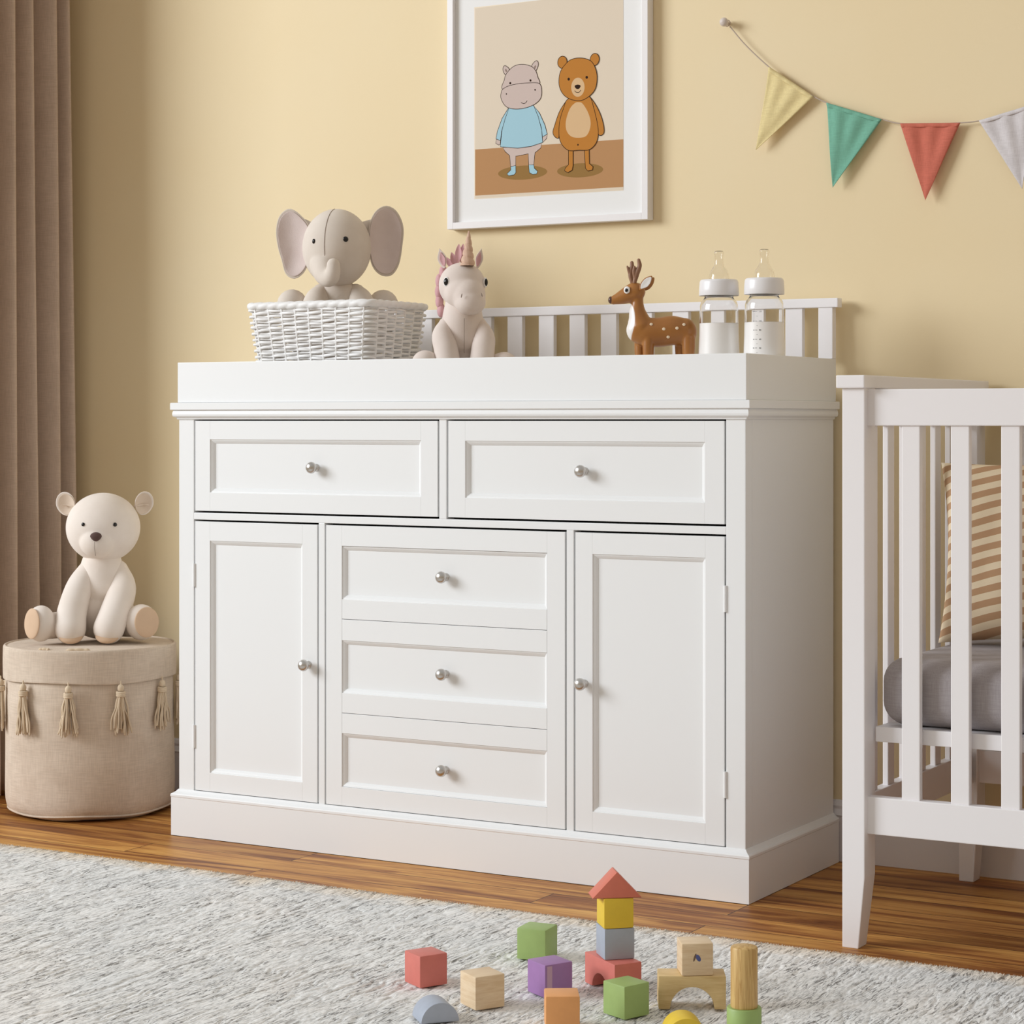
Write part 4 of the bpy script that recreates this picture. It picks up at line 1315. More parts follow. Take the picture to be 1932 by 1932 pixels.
# ------------------------------------------------------------------ baby bottles
def bottle(label, x, y, marks):
    z0 = PAD + 0.0004
    root = thing('baby_bottle', label, 'baby bottle', (x, y, z0), 24, 'feeding bottles on the dresser')
    def Z(h): return h - z0
    outer = [(0.0005, 0.0), (0.0345, 0.0), (0.0385, 0.0018), (0.0402, 0.006), (0.0400, 0.030), (0.0388, 0.060), (0.0378, 0.085), (0.0374, Z(1.070)), (0.0373, Z(1.090)), (0.0366, Z(1.0985)), (0.0345, Z(1.1055)), (0.0310, Z(1.1100)), (0.0285, Z(1.1125)), (0.0275, Z(1.1150)), (0.0275, Z(1.140))]
    th = 0.0018
    inner = [(max(0.0005, r - th), max(z, 0.0022)) for r, z in outer[::-1]]
    inner[-1] = (0.0005, 0.0022)
    lv = Z(1.0644)
    outer_top = [(0.0376, lv)] + [q for q in outer if q[1] > lv]
    inner_top = [q for q in inner if q[1] > lv] + [(0.0376 - th, lv)]
    mb = MB().add(*lathe(outer_top + inner_top, 64, closed=True))
    g = mb.build('glass_body', 'bottle_glass', root, smooth=True, sharp=60)
    # milk
    lvl = Z(1.0640)
    # (the thick wall magnifies it, so it reads right out to the outer surface)
    mp = [(0.0004, 0.0004)]
    for r, z in outer[1:]:
        if z < lvl:
            mp.append((r + 0.0001, max(z, 0.0004)))
    mp += [(0.0376, lvl), (0.0370, lvl + 0.0003), (0.0004, lvl + 0.0003)]
    MB().add(*lathe(mp, 64)).build('milk', 'milk', root, smooth=True, sharp=40)['label'] = 'white milk in the lower half'
    cz = Z(1.1175)
    cap = [(0.0290, cz), (0.0378, cz), (0.0384, cz + 0.0012), (0.0382, cz + 0.012), (0.0372, cz + 0.0255), (0.0362, cz + 0.0290), (0.0340, cz + 0.0308), (0.0215, cz + 0.0312), (0.0205, cz + 0.0305), (0.0205, cz + 0.022), (0.0290, cz + 0.022)]
    MB().add(*lathe(cap, 64, closed=True)).build('collar', 'white_plastic', root, smooth=True, sharp=50)
    tz = cz + 0.0285
    tp = [(0.0200, 0.0), (0.0200, 0.002), (0.0196, 0.008), (0.0185, 0.0135), (0.0165, 0.0185), (0.0135, 0.0230), (0.0108, 0.0268), (0.0094, 0.0305), (0.0088, 0.0345), (0.0086, 0.0420), (0.0086, 0.0490), (0.0092, 0.0505), (0.0096, 0.0530), (0.0093, 0.0560), (0.0080, 0.0575), (0.0040, 0.0580), (0.0006, 0.0580)]
    tin = [(max(0.0006, r - 0.0014), min(z, 0.0566)) for r, z in tp[::-1]]
    MB().add(*lathe([(r, z + tz) for r, z in tp + tin], 48)).build('teat', 'teat_silicone', root, smooth=True, sharp=60)['label'] = 'clear silicone teat'
    if marks:
        mm = MB()
        def R_at(z):
            for (r0, za), (r1, zb) in zip(outer[1:], outer[2:]):
                if za <= z <= zb and zb > za:
                    return r0 + (r1 - r0) * (z - za) / (zb - za)
            return 0.0374
        def wrap(x, z):
            r = R_at(z) + 0.0005
            a = x / 0.0385
            return (r * math.sin(a), -r * math.cos(a), z)
        def patch(xa, xb, za, zb):
            n = 5
            V = [wrap(xa + (xb - xa) * i / n, za) for i in range(n + 1)] + [wrap(xa + (xb - xa) * i / n, zb) for i in range(n + 1)]
            mm.add(V, [(i, i + 1, n + 2 + i, n + 1 + i) for i in range(n)])
        def text(s, xc, zc, h):
            cu = bpy.data.curves.new('t', 'FONT')
            cu.body = s; cu.size = h * 1.4; cu.align_x = 'CENTER'; cu.resolution_u = 2
            to = bpy.data.objects.new('t', cu); COL.objects.link(to)
            me = bpy.data.meshes.new_from_object(to.evaluated_get(bpy.context.evaluated_depsgraph_get()))
            V = [wrap(xc + v.co.x, zc - h / 2 + v.co.y) for v in me.vertices]
            F = [tuple(p.vertices) for p in me.polygons]
            bpy.data.objects.remove(to); bpy.data.curves.remove(cu); bpy.data.meshes.remove(me)
            mm.add(V, F)
        x0 = -0.021
        zz = [Z(1.0835), Z(1.0655), Z(1.0485), Z(1.0310), Z(1.0145), Z(0.9975), Z(0.981)]
        for z, s in zip(zz, ('120', '100', '80', '60', '40', '20', '')):
            if s:
                patch(x0 + 0.0030, x0 + 0.0070, z - 0.0003, z + 0.0003)
                text(s, x0 + 0.0128, z, 0.0030)
                patch(x0 - 0.0012, x0 + 0.0010, z - 0.0006, z + 0.0006)
            patch(x0 + 0.0055, x0 + 0.0080, z - 0.0088, z - 0.0084)
        patch(x0 - 0.0002, x0 + 0.0002, Z(1.0660), Z(1.0965))
        patch(x0 - 0.0040, x0 + 0.0050, Z(1.0832), Z(1.0838))
        mm.build('measuring_scale', 'black_ink', g)['label'] = 'printed black measuring scale'
bottle('baby bottle of milk without printing, next to the deer figurine', -0.1500, 0.200, False)
bottle('baby bottle of milk with a black printed measuring scale', -0.0570, 0.203, True)

# ------------------------------------------------------------------ storage pouf with tassels
PC = (-1.687, 0.157)
def pouf():
    root = thing('storage_pouf', 'round beige linen storage pouf with yarn tassels beside the dresser', 'pouf', (PC[0], PC[1], 0.0))
    R = 0.1935
    KR = 0.968
    seg = 120
    def wob(a, z):
        return 1 + 0.006 * math.sin(3 * a + 9 * z) * math.sin(7 * z + 1) + 0.005 * math.sin(5 * a - 14 * z) + 0.004 * math.sin(2 * a + 22 * z)
    prof = [(0.002, 0.002), (0.150, 0.002), (0.172, 0.004), (0.183, 0.010), (0.190, 0.022), (0.1935, 0.045), (0.1945, 0.09), (0.1945, 0.15), (0.1935, 0.21), (0.1925, 0.26), (0.1915, 0.302), (0.1905, 0.315)]
    pr = catmull([(r * KR, z) for r, z in prof], 5)
    V, F = [], []
    for r, z in pr:
        for j in range(seg):
            a = 2 * PI * j / seg
            k = wob(a, z) if r > 0.16 else 1
            V.append((r * k * math.cos(a), r * k * math.sin(a), z + 0.0015 * math.sin(6 * a) * (z < 0.02 and r > 0.16)))
    for i in range(len(pr) - 1):
        for j in range(seg):
            k = (j + 1) % seg
            F.append((i * seg + j, i * seg + k, (i + 1) * seg + k, (i + 1) * seg + j))
    body = MB().add(V, F).build('body', 'linen_pouf', root, smooth=True)
    # piped bottom seam
    MB().add(*tube([(0.1865 * KR * wob(a, 0.014) * math.cos(a), 0.1865 * KR * wob(a, 0.014) * math.sin(a), 0.0120 + 0.0018 * math.sin(5 * a)) for a in np.linspace(0, 2 * PI, 73)[:-1]], 0.0024, 8, 1, closed=True)).build('bottom_piping', 'linen_pouf', root, smooth=True)
    # lid: band, rolled edge and slightly slack top
    V, F = [], []
    lid = [(0.1945, 0.3025), (0.1975, 0.3030), (0.1985, 0.306), (0.1990, 0.325), (0.1990, 0.350), (0.1985, 0.368), (0.1972, 0.3740), (0.1945, 0.3762), (0.1915, 0.3752), (0.1900, 0.3738), (0.1880, 0.3742), (0.180, 0.3755), (0.160, 0.377), (0.12, 0.3785), (0.06, 0.3790), (0.001, 0.3790)]
    lp = catmull([(r * KR, z) for r, z in lid], 3)
    for r, z in lp:
        for j in range(seg):
            a = 2 * PI * j / seg
            k = 1 + 0.003 * math.sin(3 * a + 1) * (1 if r > 0.17 else 0)
            dz = 0.0018 * math.sin(4 * a + 0.6) if z < 0.31 else 0.0
            V.append((r * k * math.cos(a), r * k * math.sin(a), z + dz))
    for i in range(len(lp) - 1):
        for j in range(seg):
            k = (j + 1) % seg
            F.append((i * seg + j, i * seg + k, (i + 1) * seg + k, (i + 1) * seg + j))
    l = MB().add(V, F).build('lid', 'linen_pouf', root, smooth=True)
    # pinched pleats in the slack top
    for a0, rr, ln in ((-58, 0.171, 0.055), (-84, 0.173, 0.030)):
        pts = []
        for i in range(9):
            t = i / 8
            a = math.radians(a0) + (t - 0.5) * ln / rr
            pts.append((rr * math.cos(a), rr * math.sin(a), 0.3752 + 0.0022 * math.sin(t * PI)))
        MB().add(*tube(pts, [0.0008] + [0.0034 + 0.0006 * math.sin(i * 2.3) for i in range(7)] + [0.0008], 10, 4)).build('pleat', 'tassel_yarn', l, smooth=True)
    # tassels
    view = math.atan2(-0.769, 0.668)     # side that faces the room
    def tassel_mesh(seed):
        r = random.Random(seed)
        m = MB()
        m.add(*tube([(0, 0, 0.004), (0, 0, -0.004)], 0.0016, 8, 2))
        m.add(*sphere((0, 0, -0.0105), (0.0072, 0.0072, 0.0088), 18, 12))
        for q in range(3):
            m.add(*tube([(0.0080 * math.cos(a), 0.0080 * math.sin(a), -0.0195 - 0.0034 * q + 0.0006 * math.sin(a)) for a in np.linspace(0, 2 * PI, 13)[:-1]], 0.0026, 8, 2, closed=True))
        for q in range(34):
            a = r.uniform(0, 2 * PI)
            k = math.sqrt(r.uniform(0.05, 1))
            x0, y0 = 0.0066 * k * math.cos(a), 0.0066 * k * math.sin(a)
            x1, y1 = 0.0245 * k * math.cos(a) + r.uniform(-0.004, 0.004), 0.0090 * k * math.sin(a) + r.uniform(-0.001, 0.001)
            L = r.uniform(0.070, 0.090)
            w = r.uniform(-0.004, 0.004)
            pts = [(x0, y0, -0.024), (x0 + (x1 - x0) * 0.35 + w, y0 + (y1 - y0) * 0.4, -0.024 - L * 0.33), (x0 + (x1 - x0) * 0.75 - w * 0.7, y0 + (y1 - y0) * 0.8, -0.024 - L * 0.68), (x1 + w * 0.4, y1, -0.024 - L)]
            m.add(*tube(pts, [0.0017, 0.0019, 0.0019, 0.0016], 6, 4))
        return m
    for i in range(11):
        da = math.radians(-79.0 + 32.73 * i)
        a = view + da
        rr = 0.2000 * KR
        m = tassel_mesh(i + 3)
        o = m.build('tassel', 'tassel_yarn', root, smooth=True)
        o.location = (rr * 1.03 * math.cos(a), rr * 1.03 * math.sin(a), 0.304)
        o.rotation_euler = (0, 0, a + PI / 2)
pouf()

# ------------------------------------------------------------------ plush bear on the pouf
def bear():
    z0 = 0.3840
    root = thing('plush_bear', 'cream plush bear with brown nose sitting on the beige storage pouf', 'plush toy', (PC[0] + 0.0181, PC[1] + 0.0157, z0), 41)
    k = 1 / 834.0
    def X(px): return (px - 190) * k
    def Z(py): return (1203 - py) * k
    # torso
    fused('body', [sphere((0.0, 0.012, 0.062), (0.074, 0.060, 0.064), 40, 28), sphere((0.002, 0.006, 0.115), (0.058, 0.046, 0.060), 40, 28), tube([(0.002, 0.004, 0.12), (0.002, 0.000, 0.165), (0.003, -0.002, 0.190)], [0.054, 0.048, 0.040], 32, 6)], 0.0036, 'plush_cream', root, 10)
    hc, hr = (X(194), -0.006, Z(993)), (0.0832, 0.076, 0.0785)
    fuse = [sphere(hc, hr, 56, 36), sphere((X(184), -0.056, Z(1018)), (0.040, 0.034, 0.036), 40, 28)]
    head = fused('head', fuse, 0.0028, 'plush_cream', root, 10)
    # nose
    def nose_fn(x, y, z):
        return x * (1 - 0.22 * max(0, -z)), y, z * (1.0 if z < 0 else 0.85)
    MB().add(*sphere((X(180.5), -0.0905, Z(1006)), (0.0128, 0.0085, 0.0110), 28, 20, fn=nose_fn)).build('nose', 'nose_felt', head, smooth=True)['label'] = 'dark brown felt nose'
    MB().add(*tube([(X(178), -0.0925, Z(1016)), (X(178), -0.0900, Z(1028)), (X(180), -0.0820, Z(1042))], 0.0006, 6, 5)).build('seam', 'thread', head, smooth=True)
    for px, py, r in ((157, 984.5, 0.0042), (215.5, 985, 0.0046)):
        y, n = on_ellipsoid(hc, hr, X(px), Z(py))
        eye(head, X(px), y - 0.0006, Z(py), r, n)
    # ears: cupped with a pinched fold
    for s, px, py in ((-1, 127.5, 948), (1, 267.5, 948)):
        e = MB().add(*cupped((X(px), 0.006, Z(py)), 0.0225, 0.0272, 0.010, 0.0055, s * 0.25, s * 0.35, lambda t: (1 - 0.12 * max(0, -t), 0))).build('ear', 'plush_cream', head, smooth=True)
        q = MB().add(*cupped((X(px) - s * 0.001, 0.0015, Z(py) - 0.001), 0.0195, 0.0238, 0.0085, 0.0028, s * 0.25, s * 0.35)).build('ear_lining', 'plush_ear', e, smooth=True)
        q['label'] = 'darker beige ear lining'
        xin = X(px) - s * 0.016
        MB().add(*tube([(X(px) + s * 0.013, -0.008, Z(py) - 0.004), (X(px), -0.003, Z(py) - 0.0035), (xin, -0.008, Z(py) - 0.006)], [0.0012, 0.0024, 0.0040], 10, 6)).build('ear_fold', 'plush_ear', e, smooth=True)
    # arms with tan paw pads
    arms = [([(X(168), -0.004, Z(1076)), (X(150), -0.026, Z(1105)), (X(137), -0.055, Z(1148)), (X(134), -0.072, Z(1178))], [0.026, 0.0300, 0.0330, 0.0345], (X(135), -0.0845, Z(1191))),
            ([(X(220), -0.004, Z(1076)), (X(229), -0.030, Z(1107)), (X(216), -0.062, Z(1148)), (X(204), -0.080, Z(1178))], [0.026, 0.0310, 0.0335, 0.0345], (X(201), -0.0925, Z(1191)))]
    for pts, rad, pc in arms:
        a = MB().add(*tube(pts, rad, 32, 8)).build('arm', 'plush_cream', root, smooth=True)
        V, F = sphere((0, 0, 0), (0.0262, 0.0215, 0.0105), 32, 20)
        Rm = Matrix.Rotation(math.radians(38), 3, 'X')
        MB().add([(Rm @ Vector(p) + Vector(pc))[:] for p in V], F).build('paw_pad', 'plush_tan', a, smooth=True)['label'] = 'tan paw pad'
    # legs with round tan soles
    legs = [((X(80), -0.062, 0.0420), (-0.80, -0.60, 0.06), (0.0335, 0.0405), (-0.052, 0.0, 0.034)), ((X(264), -0.066, 0.0415), (0.48, -0.87, 0.06), (0.0375, 0.0405), (0.052, 0.0, 0.034))]
    for c, d, (rx, rz), hip in legs:
        d = Vector(d).normalized()
        q = d.to_track_quat('-Y', 'Z')
        foot = sphere((0, 0, 0), (rx, 0.031, rz), 40, 28, fn=lambda x, y, z: (x, max(y, -0.80), z))
        fv = [(q @ Vector(p) + Vector(c))[:] for p in foot[0]]
        g = fused('leg', [tube([hip, (hip[0] * 0.5 + c[0] * 0.5, c[1] * 0.5, 0.035), (c[0] - d.x * 0.012, c[1] - d.y * 0.012, 0.036)], [0.031, 0.0295, 0.0300], 28, 6), (fv, foot[1])], 0.0026, 'plush_cream', root, 5)
        off = Vector(c) + d * 0.0235
        V, F = sphere((0, 0, 0), (rx * 0.83, 0.0050, rz * 0.84), 36, 20)
        MB().add([(q @ Vector(p) + off)[:] for p in V], F).build('sole', 'plush_tan', g, smooth=True)['label'] = 'round tan sole'
bear()

# ------------------------------------------------------------------ crib
def crib():
    root = thing('crib', 'white wooden slatted crib at the right, next to the dresser', 'crib', (0.2629, 0.10, 0.0))
    ox, oy = 0.2629, 0.10
    x0, x1 = 0.2629, 1.62
    yf, yb = -0.211, 0.430
    pw, pd = 0.0395, 0.050
    def mk(name, *boxes, bv=0.0016):
        m = MB()
        for b in boxes:
            m.box(b[0] - ox, b[1] - ox, b[2] - oy, b[3] - oy, b[4], b[5], bv)
        return m.build(name, 'crib_paint', root)
    # posts whose foot tapers on the inner side
    def post(xa, xb, ya, yc, inner, fold):
        z1 = 0.932
        zt = 0.118
        cut = 0.011 if fold == 0 else 0.011
        if inner > 0: poly = [(xa, 0.0), (xb - cut, 0.0), (xb, zt), (xb, z1), (xa, z1)]
        else: poly = [(xa + cut, 0.0), (xb, 0.0), (xb, z1), (xa, z1), (xa, zt)]
        V, F = prism([(p[0] - ox, p[1]) for p in poly], ya - oy, yc - oy)
        # the foot narrows in depth as well
        V = [(p[0], p[1] + ((0.012 if (p[1] < (ya + yc) / 2 - oy) == (fold == 1) else 0.0) * (1 if fold == 1 else -1) if p[2] < 0.01 else 0), p[2]) for p in V]
        m = MB().add(*bevel_mesh(V, F, 0.0016, 2, 25))
        return m.build('post', 'crib_paint', root)
    post(x0, x0 + pw, yf, yf + pd, 1, 0)
    post(x0, x0 + pw, yb - pd, yb, 1, 1)
    post(x1 - pw, x1, yf, yf + pd, -1, 0)
    post(x1 - pw, x1, yb - pd, yb, -1, 1)
    # end caps over the posts
    mk('cap', (0.2550, 0.3050, yf - 0.008, 0.444, 0.9315, 0.9530), bv=0.002)
    mk('cap', (x1 - 0.042, x1 + 0.008, yf - 0.008, 0.444, 0.9315, 0.9530), bv=0.002)
    ry = yf + 0.014
    for y in (ry, yb - 0.014 - 0.022):
        mk('top_rail', (x0 + pw - 0.004, x1 - pw + 0.004, y, y + 0.022, 0.8690, 0.9295))
        mk('bottom_rail', (x0 + pw - 0.004, x1 - pw + 0.004, y, y + 0.022, 0.1900, 0.2520))
        n = 15
        for i in range(n):
            xs = 0.3603 + 0.0838 * i
            if xs + 0.031 > x1 - pw - 0.01: break
            mk('slat', (xs, xs + 0.0312, y + 0.004, y + 0.018, 0.2515, 0.8695))
    for xa in (x0 + 0.010, x1 - 0.010 - 0.020):
        mk('end_rail', (xa, xa + 0.020, yf + pd - 0.002, yb - pd + 0.002, 0.8690, 0.9310))
        mk('end_rail', (xa, xa + 0.020, yf + pd - 0.002, yb - pd + 0.002, 0.1900, 0.2500))
        for i in range(6):
            ys = -0.1415 + 0.0815 * i
            mk('slat', (xa + 0.005, xa + 0.0150, ys, ys + 0.031, 0.2495, 0.8695))
    # mattress support
    mk('mattress_support', (x0 + pw + 0.004, x1 - pw - 0.004, ry + 0.026, ry + 0.046, 0.3405, 0.3660), (x0 + pw + 0.004, x1 - pw - 0.004, yb - 0.060, yb - 0.040, 0.3405, 0.3660), (x0 + pw + 0.004, x1 - pw - 0.004, ry + 0.046, yb - 0.060, 0.352, 0.3655))
crib()

def soft_box(x0, x1, y0, y1, z0, z1, r, n=10, puff=0.0, wr=0.0):
    """rounded block with soft edges"""
    bm = bmesh.new()
    bmesh.ops.create_cube(bm, size=1.0)
    for v in bm.verts:
        v.co = Vector(((x0 + x1) / 2 + v.co.x * (x1 - x0), (y0 + y1) / 2 + v.co.y * (y1 - y0), (z0 + z1) / 2 + v.co.z * (z1 - z0)))
    bmesh.ops.bevel(bm, geom=bm.edges[:], offset=r, segments=8, profile=0.5, affect='EDGES')
    bm.verts.index_update()
    V, F = [v.co[:] for v in bm.verts], [tuple(v.index for v in f.verts) for f in bm.faces]
    bm.free()
    return V, F

V, F = soft_box(0.3075, 1.572, -0.168, 0.378, 0.3668, 0.4800, 0.040)
ma = MB().add([(p[0] - 0.94, p[1] - 0.105, p[2] - 0.3668) for p in V], F).build('crib_mattress', 'mattress_sheet', None, smooth=True)
ma.location = (0.94, 0.105, 0.3668)
tag(ma, 'grey fitted crib mattress behind the white slats', 'mattress')

def pillow():
    w, h, t = 0.42, 0.325, 0.115
    n, m = 60, 48
    V, F = [], []
    for side in (-1, 1):
        for j in range(m + 1):
            for i in range(n + 1):
                u, v = 2 * i / n - 1, 2 * j / m - 1
                e = max(0.0, (1 - u ** 4)) ** 0.55 * max(0.0, (1 - v ** 4)) ** 0.55
                pin = 1 - 0.055 * (v * v) * (1 if abs(u) >= 0 else 0)
                pin2 = 1 - 0.055 * (u * u)
                # edges bow inwards between the pointed corners
                x = w / 2 * u * (1 - 0.07 * (1 - v * v))
                z = h / 2 * v * (1 - 0.06 * (1 - u * u))
                wr = 0.004 * math.sin(9 * u + 4 * v) * math.sin(6 * v) * e + 0.006 * math.sin(14 * (u - v)) * (abs(u) ** 6) * e
                V.append((x, side * (t / 2 * e) + wr + 0.0015 * side, z))
    k = (n + 1) * (m + 1)
    for s in (0, 1):
        for j in range(m):
            for i in range(n):
                a = s * k + j * (n + 1) + i
                q = (a, a + 1, a + n + 2, a + n + 1)
                F.append(q if s == 0 else q[::-1])
    rim = [i for i in range(n + 1)] + [j * (n + 1) + n for j in range(1, m + 1)] + [m * (n + 1) + i for i in range(n - 1, -1, -1)] + [j * (n + 1) for j in range(m - 1, 0, -1)]
    for a, b in zip(rim, rim[1:] + rim[:1]):
        F.append((b, a, k + a, k + b))
    o = MB().add(V, F).build('pillow', 'pillow_cloth', None, smooth=True)
    o.location = (0.523, 0.150, 0.4865 + h / 2)
    o.rotation_euler = (math.radians(-11), math.radians(-2), math.radians(4))
    tag(o, 'tan and cream striped pillow leaning inside the crib', 'pillow')
pillow()

# ------------------------------------------------------------------ rug
RUG_T = 0.0125
def vnoise(x, y, seed):
    r = np.random.default_rng(seed)
    G = r.random((256, 256))
    xi, yi = np.floor(x).astype(int), np.floor(y).astype(int)
    fx, fy = x - xi, y - yi
    fx = fx * fx * (3 - 2 * fx); fy = fy * fy * (3 - 2 * fy)
    a = G[xi % 256, yi % 256]; b = G[(xi + 1) % 256, yi % 256]
    c = G[xi % 256, (yi + 1) % 256]; d = G[(xi + 1) % 256, (yi + 1) % 256]
    return (a * (1 - fx) + b * fx) * (1 - fy) + (c * (1 - fx) + d * fx) * fy

def rug():
    xs = np.concatenate([np.arange(-2.03, -1.60, 0.02), np.arange(-1.60, 0.78, 0.0017), np.arange(0.78, 1.30, 0.02)])
    ys = np.concatenate([np.arange(-2.40, -1.40, 0.02), np.arange(-1.40, -0.2905, 0.0034), [-0.2890]])
    nx, ny = len(xs), len(ys)
    Xg, Yg = np.meshgrid(xs, ys)
    n1 = vnoise(Xg * 120 + 2.2 * vnoise(Xg * 9, Yg * 30, 5), Yg * 13 + 40, 1)
    n5 = vnoise(Xg * 70 + 1.5 * vnoise(Xg * 11, Yg * 26, 15), Yg * 8 + 10, 11)
    n2 = vnoise(Xg * 240, Yg * 60, 2)
    n3 = vnoise(Xg * 12, Yg * 7, 3)
    n4 = vnoise(Xg * 400, Yg * 280, 4)
    groove = np.exp(-((n1 - 0.5) / 0.07) ** 2) * np.clip(1.5 * n3 - 0.15, 0, 1) + 0.8 * np.exp(-((n5 - 0.5) / 0.06) ** 2) * np.clip(1.3 - 1.5 * n3, 0, 1)
    h = RUG_T - 0.0008 - 0.0026 * np.clip(groove, 0, 1) - 0.0006 * n2 - 0.0006 * n4
    jit = 0.0045 * (vnoise(Xg * 60, Yg * 0 + 7, 9) - 0.5) + 0.003 * (vnoise(Xg * 6, Yg * 0 + 3, 10) - 0.5)
    edge = np.clip((Yg + 0.33) / 0.04, 0, 1)
    Yj = Yg + jit * edge
    h = h * (1 - 0.25 * np.clip((Yg + 0.2955) / 0.0065, 0, 1))
    V = np.stack([Xg, Yj, h], -1).reshape(-1, 3)
    idx = np.arange(nx * ny).reshape(ny, nx)
    Q = np.stack([idx[:-1, :-1], idx[:-1, 1:], idx[1:, 1:], idx[1:, :-1]], -1).reshape(-1, 4)
    # skirt down to the boards
    ring = np.concatenate([idx[0, :], idx[1:, -1], idx[-1, -2::-1], idx[-2:0:-1, 0]])
    low = V[ring].copy(); low[:, 2] = 0.0008
    base = len(V)
    V = np.concatenate([V, low])
    k = len(ring)
    r2 = np.roll(np.arange(k), -1)
    S4 = np.stack([ring, base + np.arange(k), base + r2, ring[r2]], -1)
    Q = np.concatenate([Q, S4])
    root = thing('rug', 'pale grey ribbed wool rug on the wooden floor in front of the dresser', 'rug', (-0.4, -1.3, 0.0))
    V = V - np.array([-0.4, -1.3, 0.0])
    me = bpy.data.meshes.new('base_weave')
    me.vertices.add(len(V)); me.vertices.foreach_set('co', V.astype(np.float32).ravel())
    me.loops.add(len(Q) * 4); me.loops.foreach_set('vertex_index', Q.astype(np.int32).ravel())
    me.polygons.add(len(Q)); me.polygons.foreach_set('loop_start', np.arange(0, len(Q) * 4, 4, dtype=np.int32))
    me.polygons.foreach_set('loop_total', np.full(len(Q), 4, dtype=np.int32))
    me.update(); me.validate()
    link('base_weave', me, 'rug_wool', root, True)
    # loose pile: short yarn ends lying along the ribs
    N = 34000
    r = np.random.default_rng(21)
    px = r.uniform(-1.62, 0.80, N); py = r.uniform(-1.40, -0.289, N)
    edge_n = 12000
    px[:edge_n] = r.uniform(-2.02, 1.28, edge_n); py[:edge_n] = -0.2905 - np.abs(r.normal(0, 0.006, edge_n))
    ang = r.normal(PI / 2, 0.35, N)
    ang[:edge_n] = r.normal(PI / 2, 0.8, edge_n)
    L = r.uniform(0.004, 0.010, N); wd = r.uniform(0.0003, 0.0006, N)
    dx, dy = np.cos(ang), np.sin(ang)
    cv = r.normal(0, 0.0016, N)
    z0 = RUG_T - 0.0040 + r.uniform(-0.001, 0.0015, N)
    rise = r.uniform(0.0010, 0.0032, N)
    L[:edge_n] *= 0.6
    pts = []
    for t, zz, bow in ((-0.5, 0.0, 0.0), (0.0, 1.0, 1.0), (0.5, 0.2, 0.0)):
        cx_ = px + dx * L * t - dy * cv * bow
        cy_ = py + dy * L * t + dx * cv * bow
        cz_ = z0 + rise * zz
        w = wd * (1.0 if t == 0 else 0.6)
        pts.append(np.stack([cx_ - dy * w, cy_ + dx * w, cz_], -1))
        pts.append(np.stack([cx_ + dy * w, cy_ - dx * w, cz_], -1))
    A = np.stack(pts, 1)            # N,6,3
    V = A.reshape(-1, 3) - np.array([-0.4, -1.3, 0.0])
    b = (np.arange(N) * 6)[:, None]
    Q = np.concatenate([b + np.array([0, 1, 3, 2]), b + np.array([2, 3, 5, 4])])
    me = bpy.data.meshes.new('pile')
    me.vertices.add(len(V)); me.vertices.foreach_set('co', V.astype(np.float32).ravel())
    me.loops.add(len(Q) * 4); me.loops.foreach_set('vertex_index', Q.astype(np.int32).ravel())
    me.polygons.add(len(Q)); me.polygons.foreach_set('loop_start', np.arange(0, len(Q) * 4, 4, dtype=np.int32))
    me.polygons.foreach_set('loop_total', np.full(len(Q), 4, dtype=np.int32))
    me.update(); me.validate()
    o = link('pile', me, 'rug_wool', root, False)
    o['kind'] = 'stuff'
rug()

# ------------------------------------------------------------------ toy blocks
GZ = RUG_T + 0.0003
def block_mesh(name, mat, s=(0.0485, 0.0485, 0.0485), bev=0.0022):
    m = MB().box(-s[0] / 2, s[0] / 2, -s[1] / 2, s[1] / 2, 0, s[2], bev)
    return m.build(name, mat, None, smooth=True, sharp=30)
def place(o, x, y, z, rz, label, cat, group='wooden toy blocks on the rug'):
    o.location = (x, y, z)
    o.rotation_euler = (0, 0, math.radians(rz))
    return tag(o, label, cat, group)

G = 'wooden toy blocks on the rug'
place(block_mesh('toy_block', 'block_red'), -0.1873, -0.7960, GZ, -28, 'red wooden cube, leftmost toy block on the rug', 'toy block')
place(block_mesh('toy_block', 'block_green', (0.0500, 0.0500, 0.0500)), -0.1185, -0.5690, GZ, 6, 'green wooden cube standing farthest back, behind the purple cube', 'toy block')
place(block_mesh('toy_block', 'block_natural', (0.0490,) * 3), -0.0475, -0.8610, GZ, -31, 'plain unpainted wooden cube between the red and purple cubes', 'toy block')
pb = place(block_mesh('toy_block', 'block_purple', (0.0495,) * 3), 0.0056, -0.7506, GZ, -28, 'purple wooden cube with a worn pale stripe', 'toy block')
place(block_mesh('toy_block', 'block_orange', (0.0485,) * 3), 0.1085, -0.9010, GZ, -58, 'orange wooden cube in front of the purple cube', 'toy block')
place(block_mesh('toy_block', 'block_green', (0.0480,) * 3), 0.1590, -0.7980, GZ, -22, 'green wooden cube in front of the block tower', 'toy block')

def arch(L, D, H, r, n=24):
    """bridge block: length along x, depth along y"""
    poly = [(-L / 2, 0), (-r, 0)]
    for i in range(n + 1):
        a = PI - PI * i / n
        poly.append((r * math.cos(a), r * math.sin(a)))
    poly = poly[:-1] + [(r, 0), (L / 2, 0), (L / 2, H), (-L / 2, H)]
    # dedupe
    out = []
    for p in poly:
        if not out or (abs(p[0] - out[-1][0]) + abs(p[1] - out[-1][1])) > 1e-6:
            out.append(p)
    return bevel_mesh(*prism(out, -D / 2, D / 2), 0.0020, 2, 30)

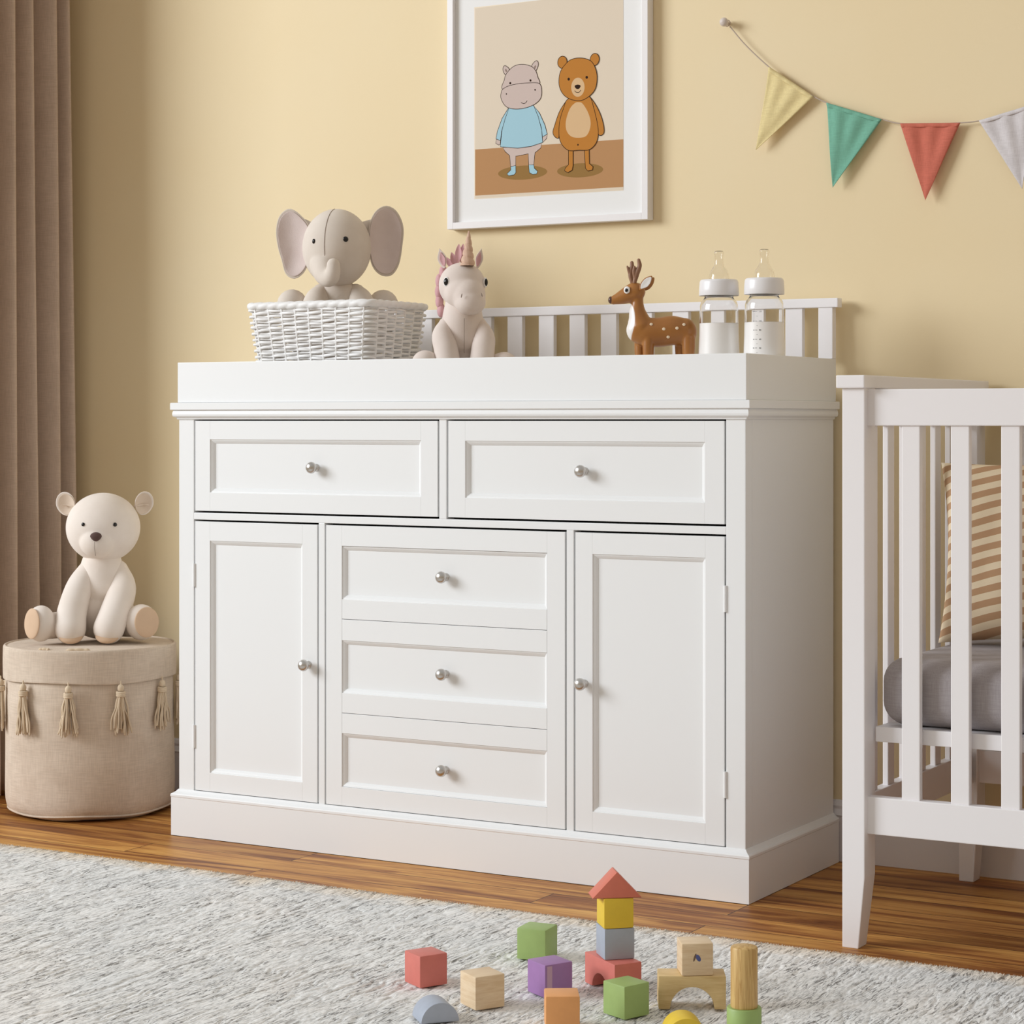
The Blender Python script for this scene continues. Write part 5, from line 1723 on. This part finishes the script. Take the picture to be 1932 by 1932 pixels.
def shape_block(VF, mat, sharp=30):
    return MB().add(*VF).build('toy_block', mat, None, smooth=True, sharp=sharp)
BH = 0.0475
place(shape_block(arch(0.094, 0.0470, BH, 0.0235), 'block_red'), 0.0745, -0.6765, GZ, -33.4, 'red wooden bridge block at the foot of the block tower', 'toy block')
z = GZ + BH + 0.0002
place(block_mesh('toy_block', 'block_blue', (0.0475, 0.0475, 0.0470)), 0.0762, -0.6725, z, -46, 'grey blue wooden cube in the tower under the yellow cube', 'toy block')
z += 0.0472
place(block_mesh('toy_block', 'block_yellow', (0.0465, 0.0465, 0.0455)), 0.0765, -0.6735, z, -48, 'yellow wooden cube under the red roof block in the tower', 'toy block')
z += 0.0457
roof = bevel_mesh(*prism([(-0.0375, 0), (0.0375, 0), (0.0375, 0.0006), (0.0010, 0.0385), (-0.0010, 0.0385), (-0.0375, 0.0006)], -0.0215, 0.0215), 0.0007, 2, 20)
place(shape_block(roof, 'block_roof'), 0.0765, -0.6745, z, 37, 'red triangular roof block on top of the tower', 'toy block')
place(shape_block(arch(0.0990, 0.0470, 0.0490, 0.0325), 'block_pine'), 0.2213, -0.7083, GZ, 28.8, 'unpainted wooden bridge block with a cube on top', 'toy block')
nb = place(block_mesh('toy_block', 'block_natural', (0.0468, 0.0468, 0.0475)), 0.2255, -0.7050, GZ + 0.0492, -55, 'unpainted wooden cube with a small blue mark on the bridge block', 'toy block')
# the little ink mark and knot on the cube's near face
m = MB()
m.add(*sphere((0.0, 0, 0), (0.0034, 0.0003, 0.0052), 16, 8))
m.v = [(0.02350 + p[1], 0.0010 + p[0] - 0.35 * p[2], p[2] + 0.0262) for p in m.v]
mk = m.build('ink_mark', 'block_blue_mark', nb, smooth=True)
m = MB(); m.add(*sphere((0, 0, 0), (0.0016, 0.0003, 0.0060), 16, 8))
m.v = [(0.02345 + p[1], -0.0042 + p[0] + 0.3 * p[2], p[2] + 0.0270) for p in m.v]
m.build('knot', 'knot_brown', nb, smooth=True)
# worn stripe on the purple cube: bare wood showing along one edge of its right face
m = MB(); m.box(-0.0130, -0.0040, 0.0, 0.0002, 0.0025, 0.0470)
m.v = [(0.02465 + p[1], p[0] - 0.008, p[2]) for p in m.v]
m.build('worn_stripe', 'purple_worn', pb)
dw, df = lathe([(0.0005, 0.0), (0.0185, 0.0), (0.0190, 0.0015), (0.0188, 0.040), (0.0189, 0.0815), (0.0178, 0.0838), (0.0160, 0.0846), (0.0005, 0.0848)], 40)
place(shape_block((dw, df), 'dowel_pine', 40), 0.3640, -0.8385, GZ + BH + 0.0002, 20, 'unpainted wooden dowel standing on the green cylinder', 'toy block')
dw, df = lathe([(0.0005, 0.0), (0.0232, 0.0), (0.0242, 0.0012), (0.0242, 0.0460), (0.0232, 0.0475), (0.0005, 0.0475)], 48)
place(shape_block((dw, df), 'block_green', 40), 0.3640, -0.8385, GZ, 0, 'green wooden cylinder under the unpainted dowel', 'toy block')
def half_disc(r, D, n=28):
    return bevel_mesh(*prism([(r * math.cos(PI * i / n), r * math.sin(PI * i / n)) for i in range(n + 1)], -D / 2, D / 2), 0.0016, 2, 40)
place(shape_block(half_disc(0.0285, 0.050), 'block_blue'), -0.0690, -0.9570, GZ, 48, 'pale blue half round wooden block at the bottom edge', 'toy block')
place(shape_block(half_disc(0.0285, 0.048), 'block_yellow'), 0.2770, -0.8510, GZ, 35, 'yellow half round wooden block at the bottom edge', 'toy block')
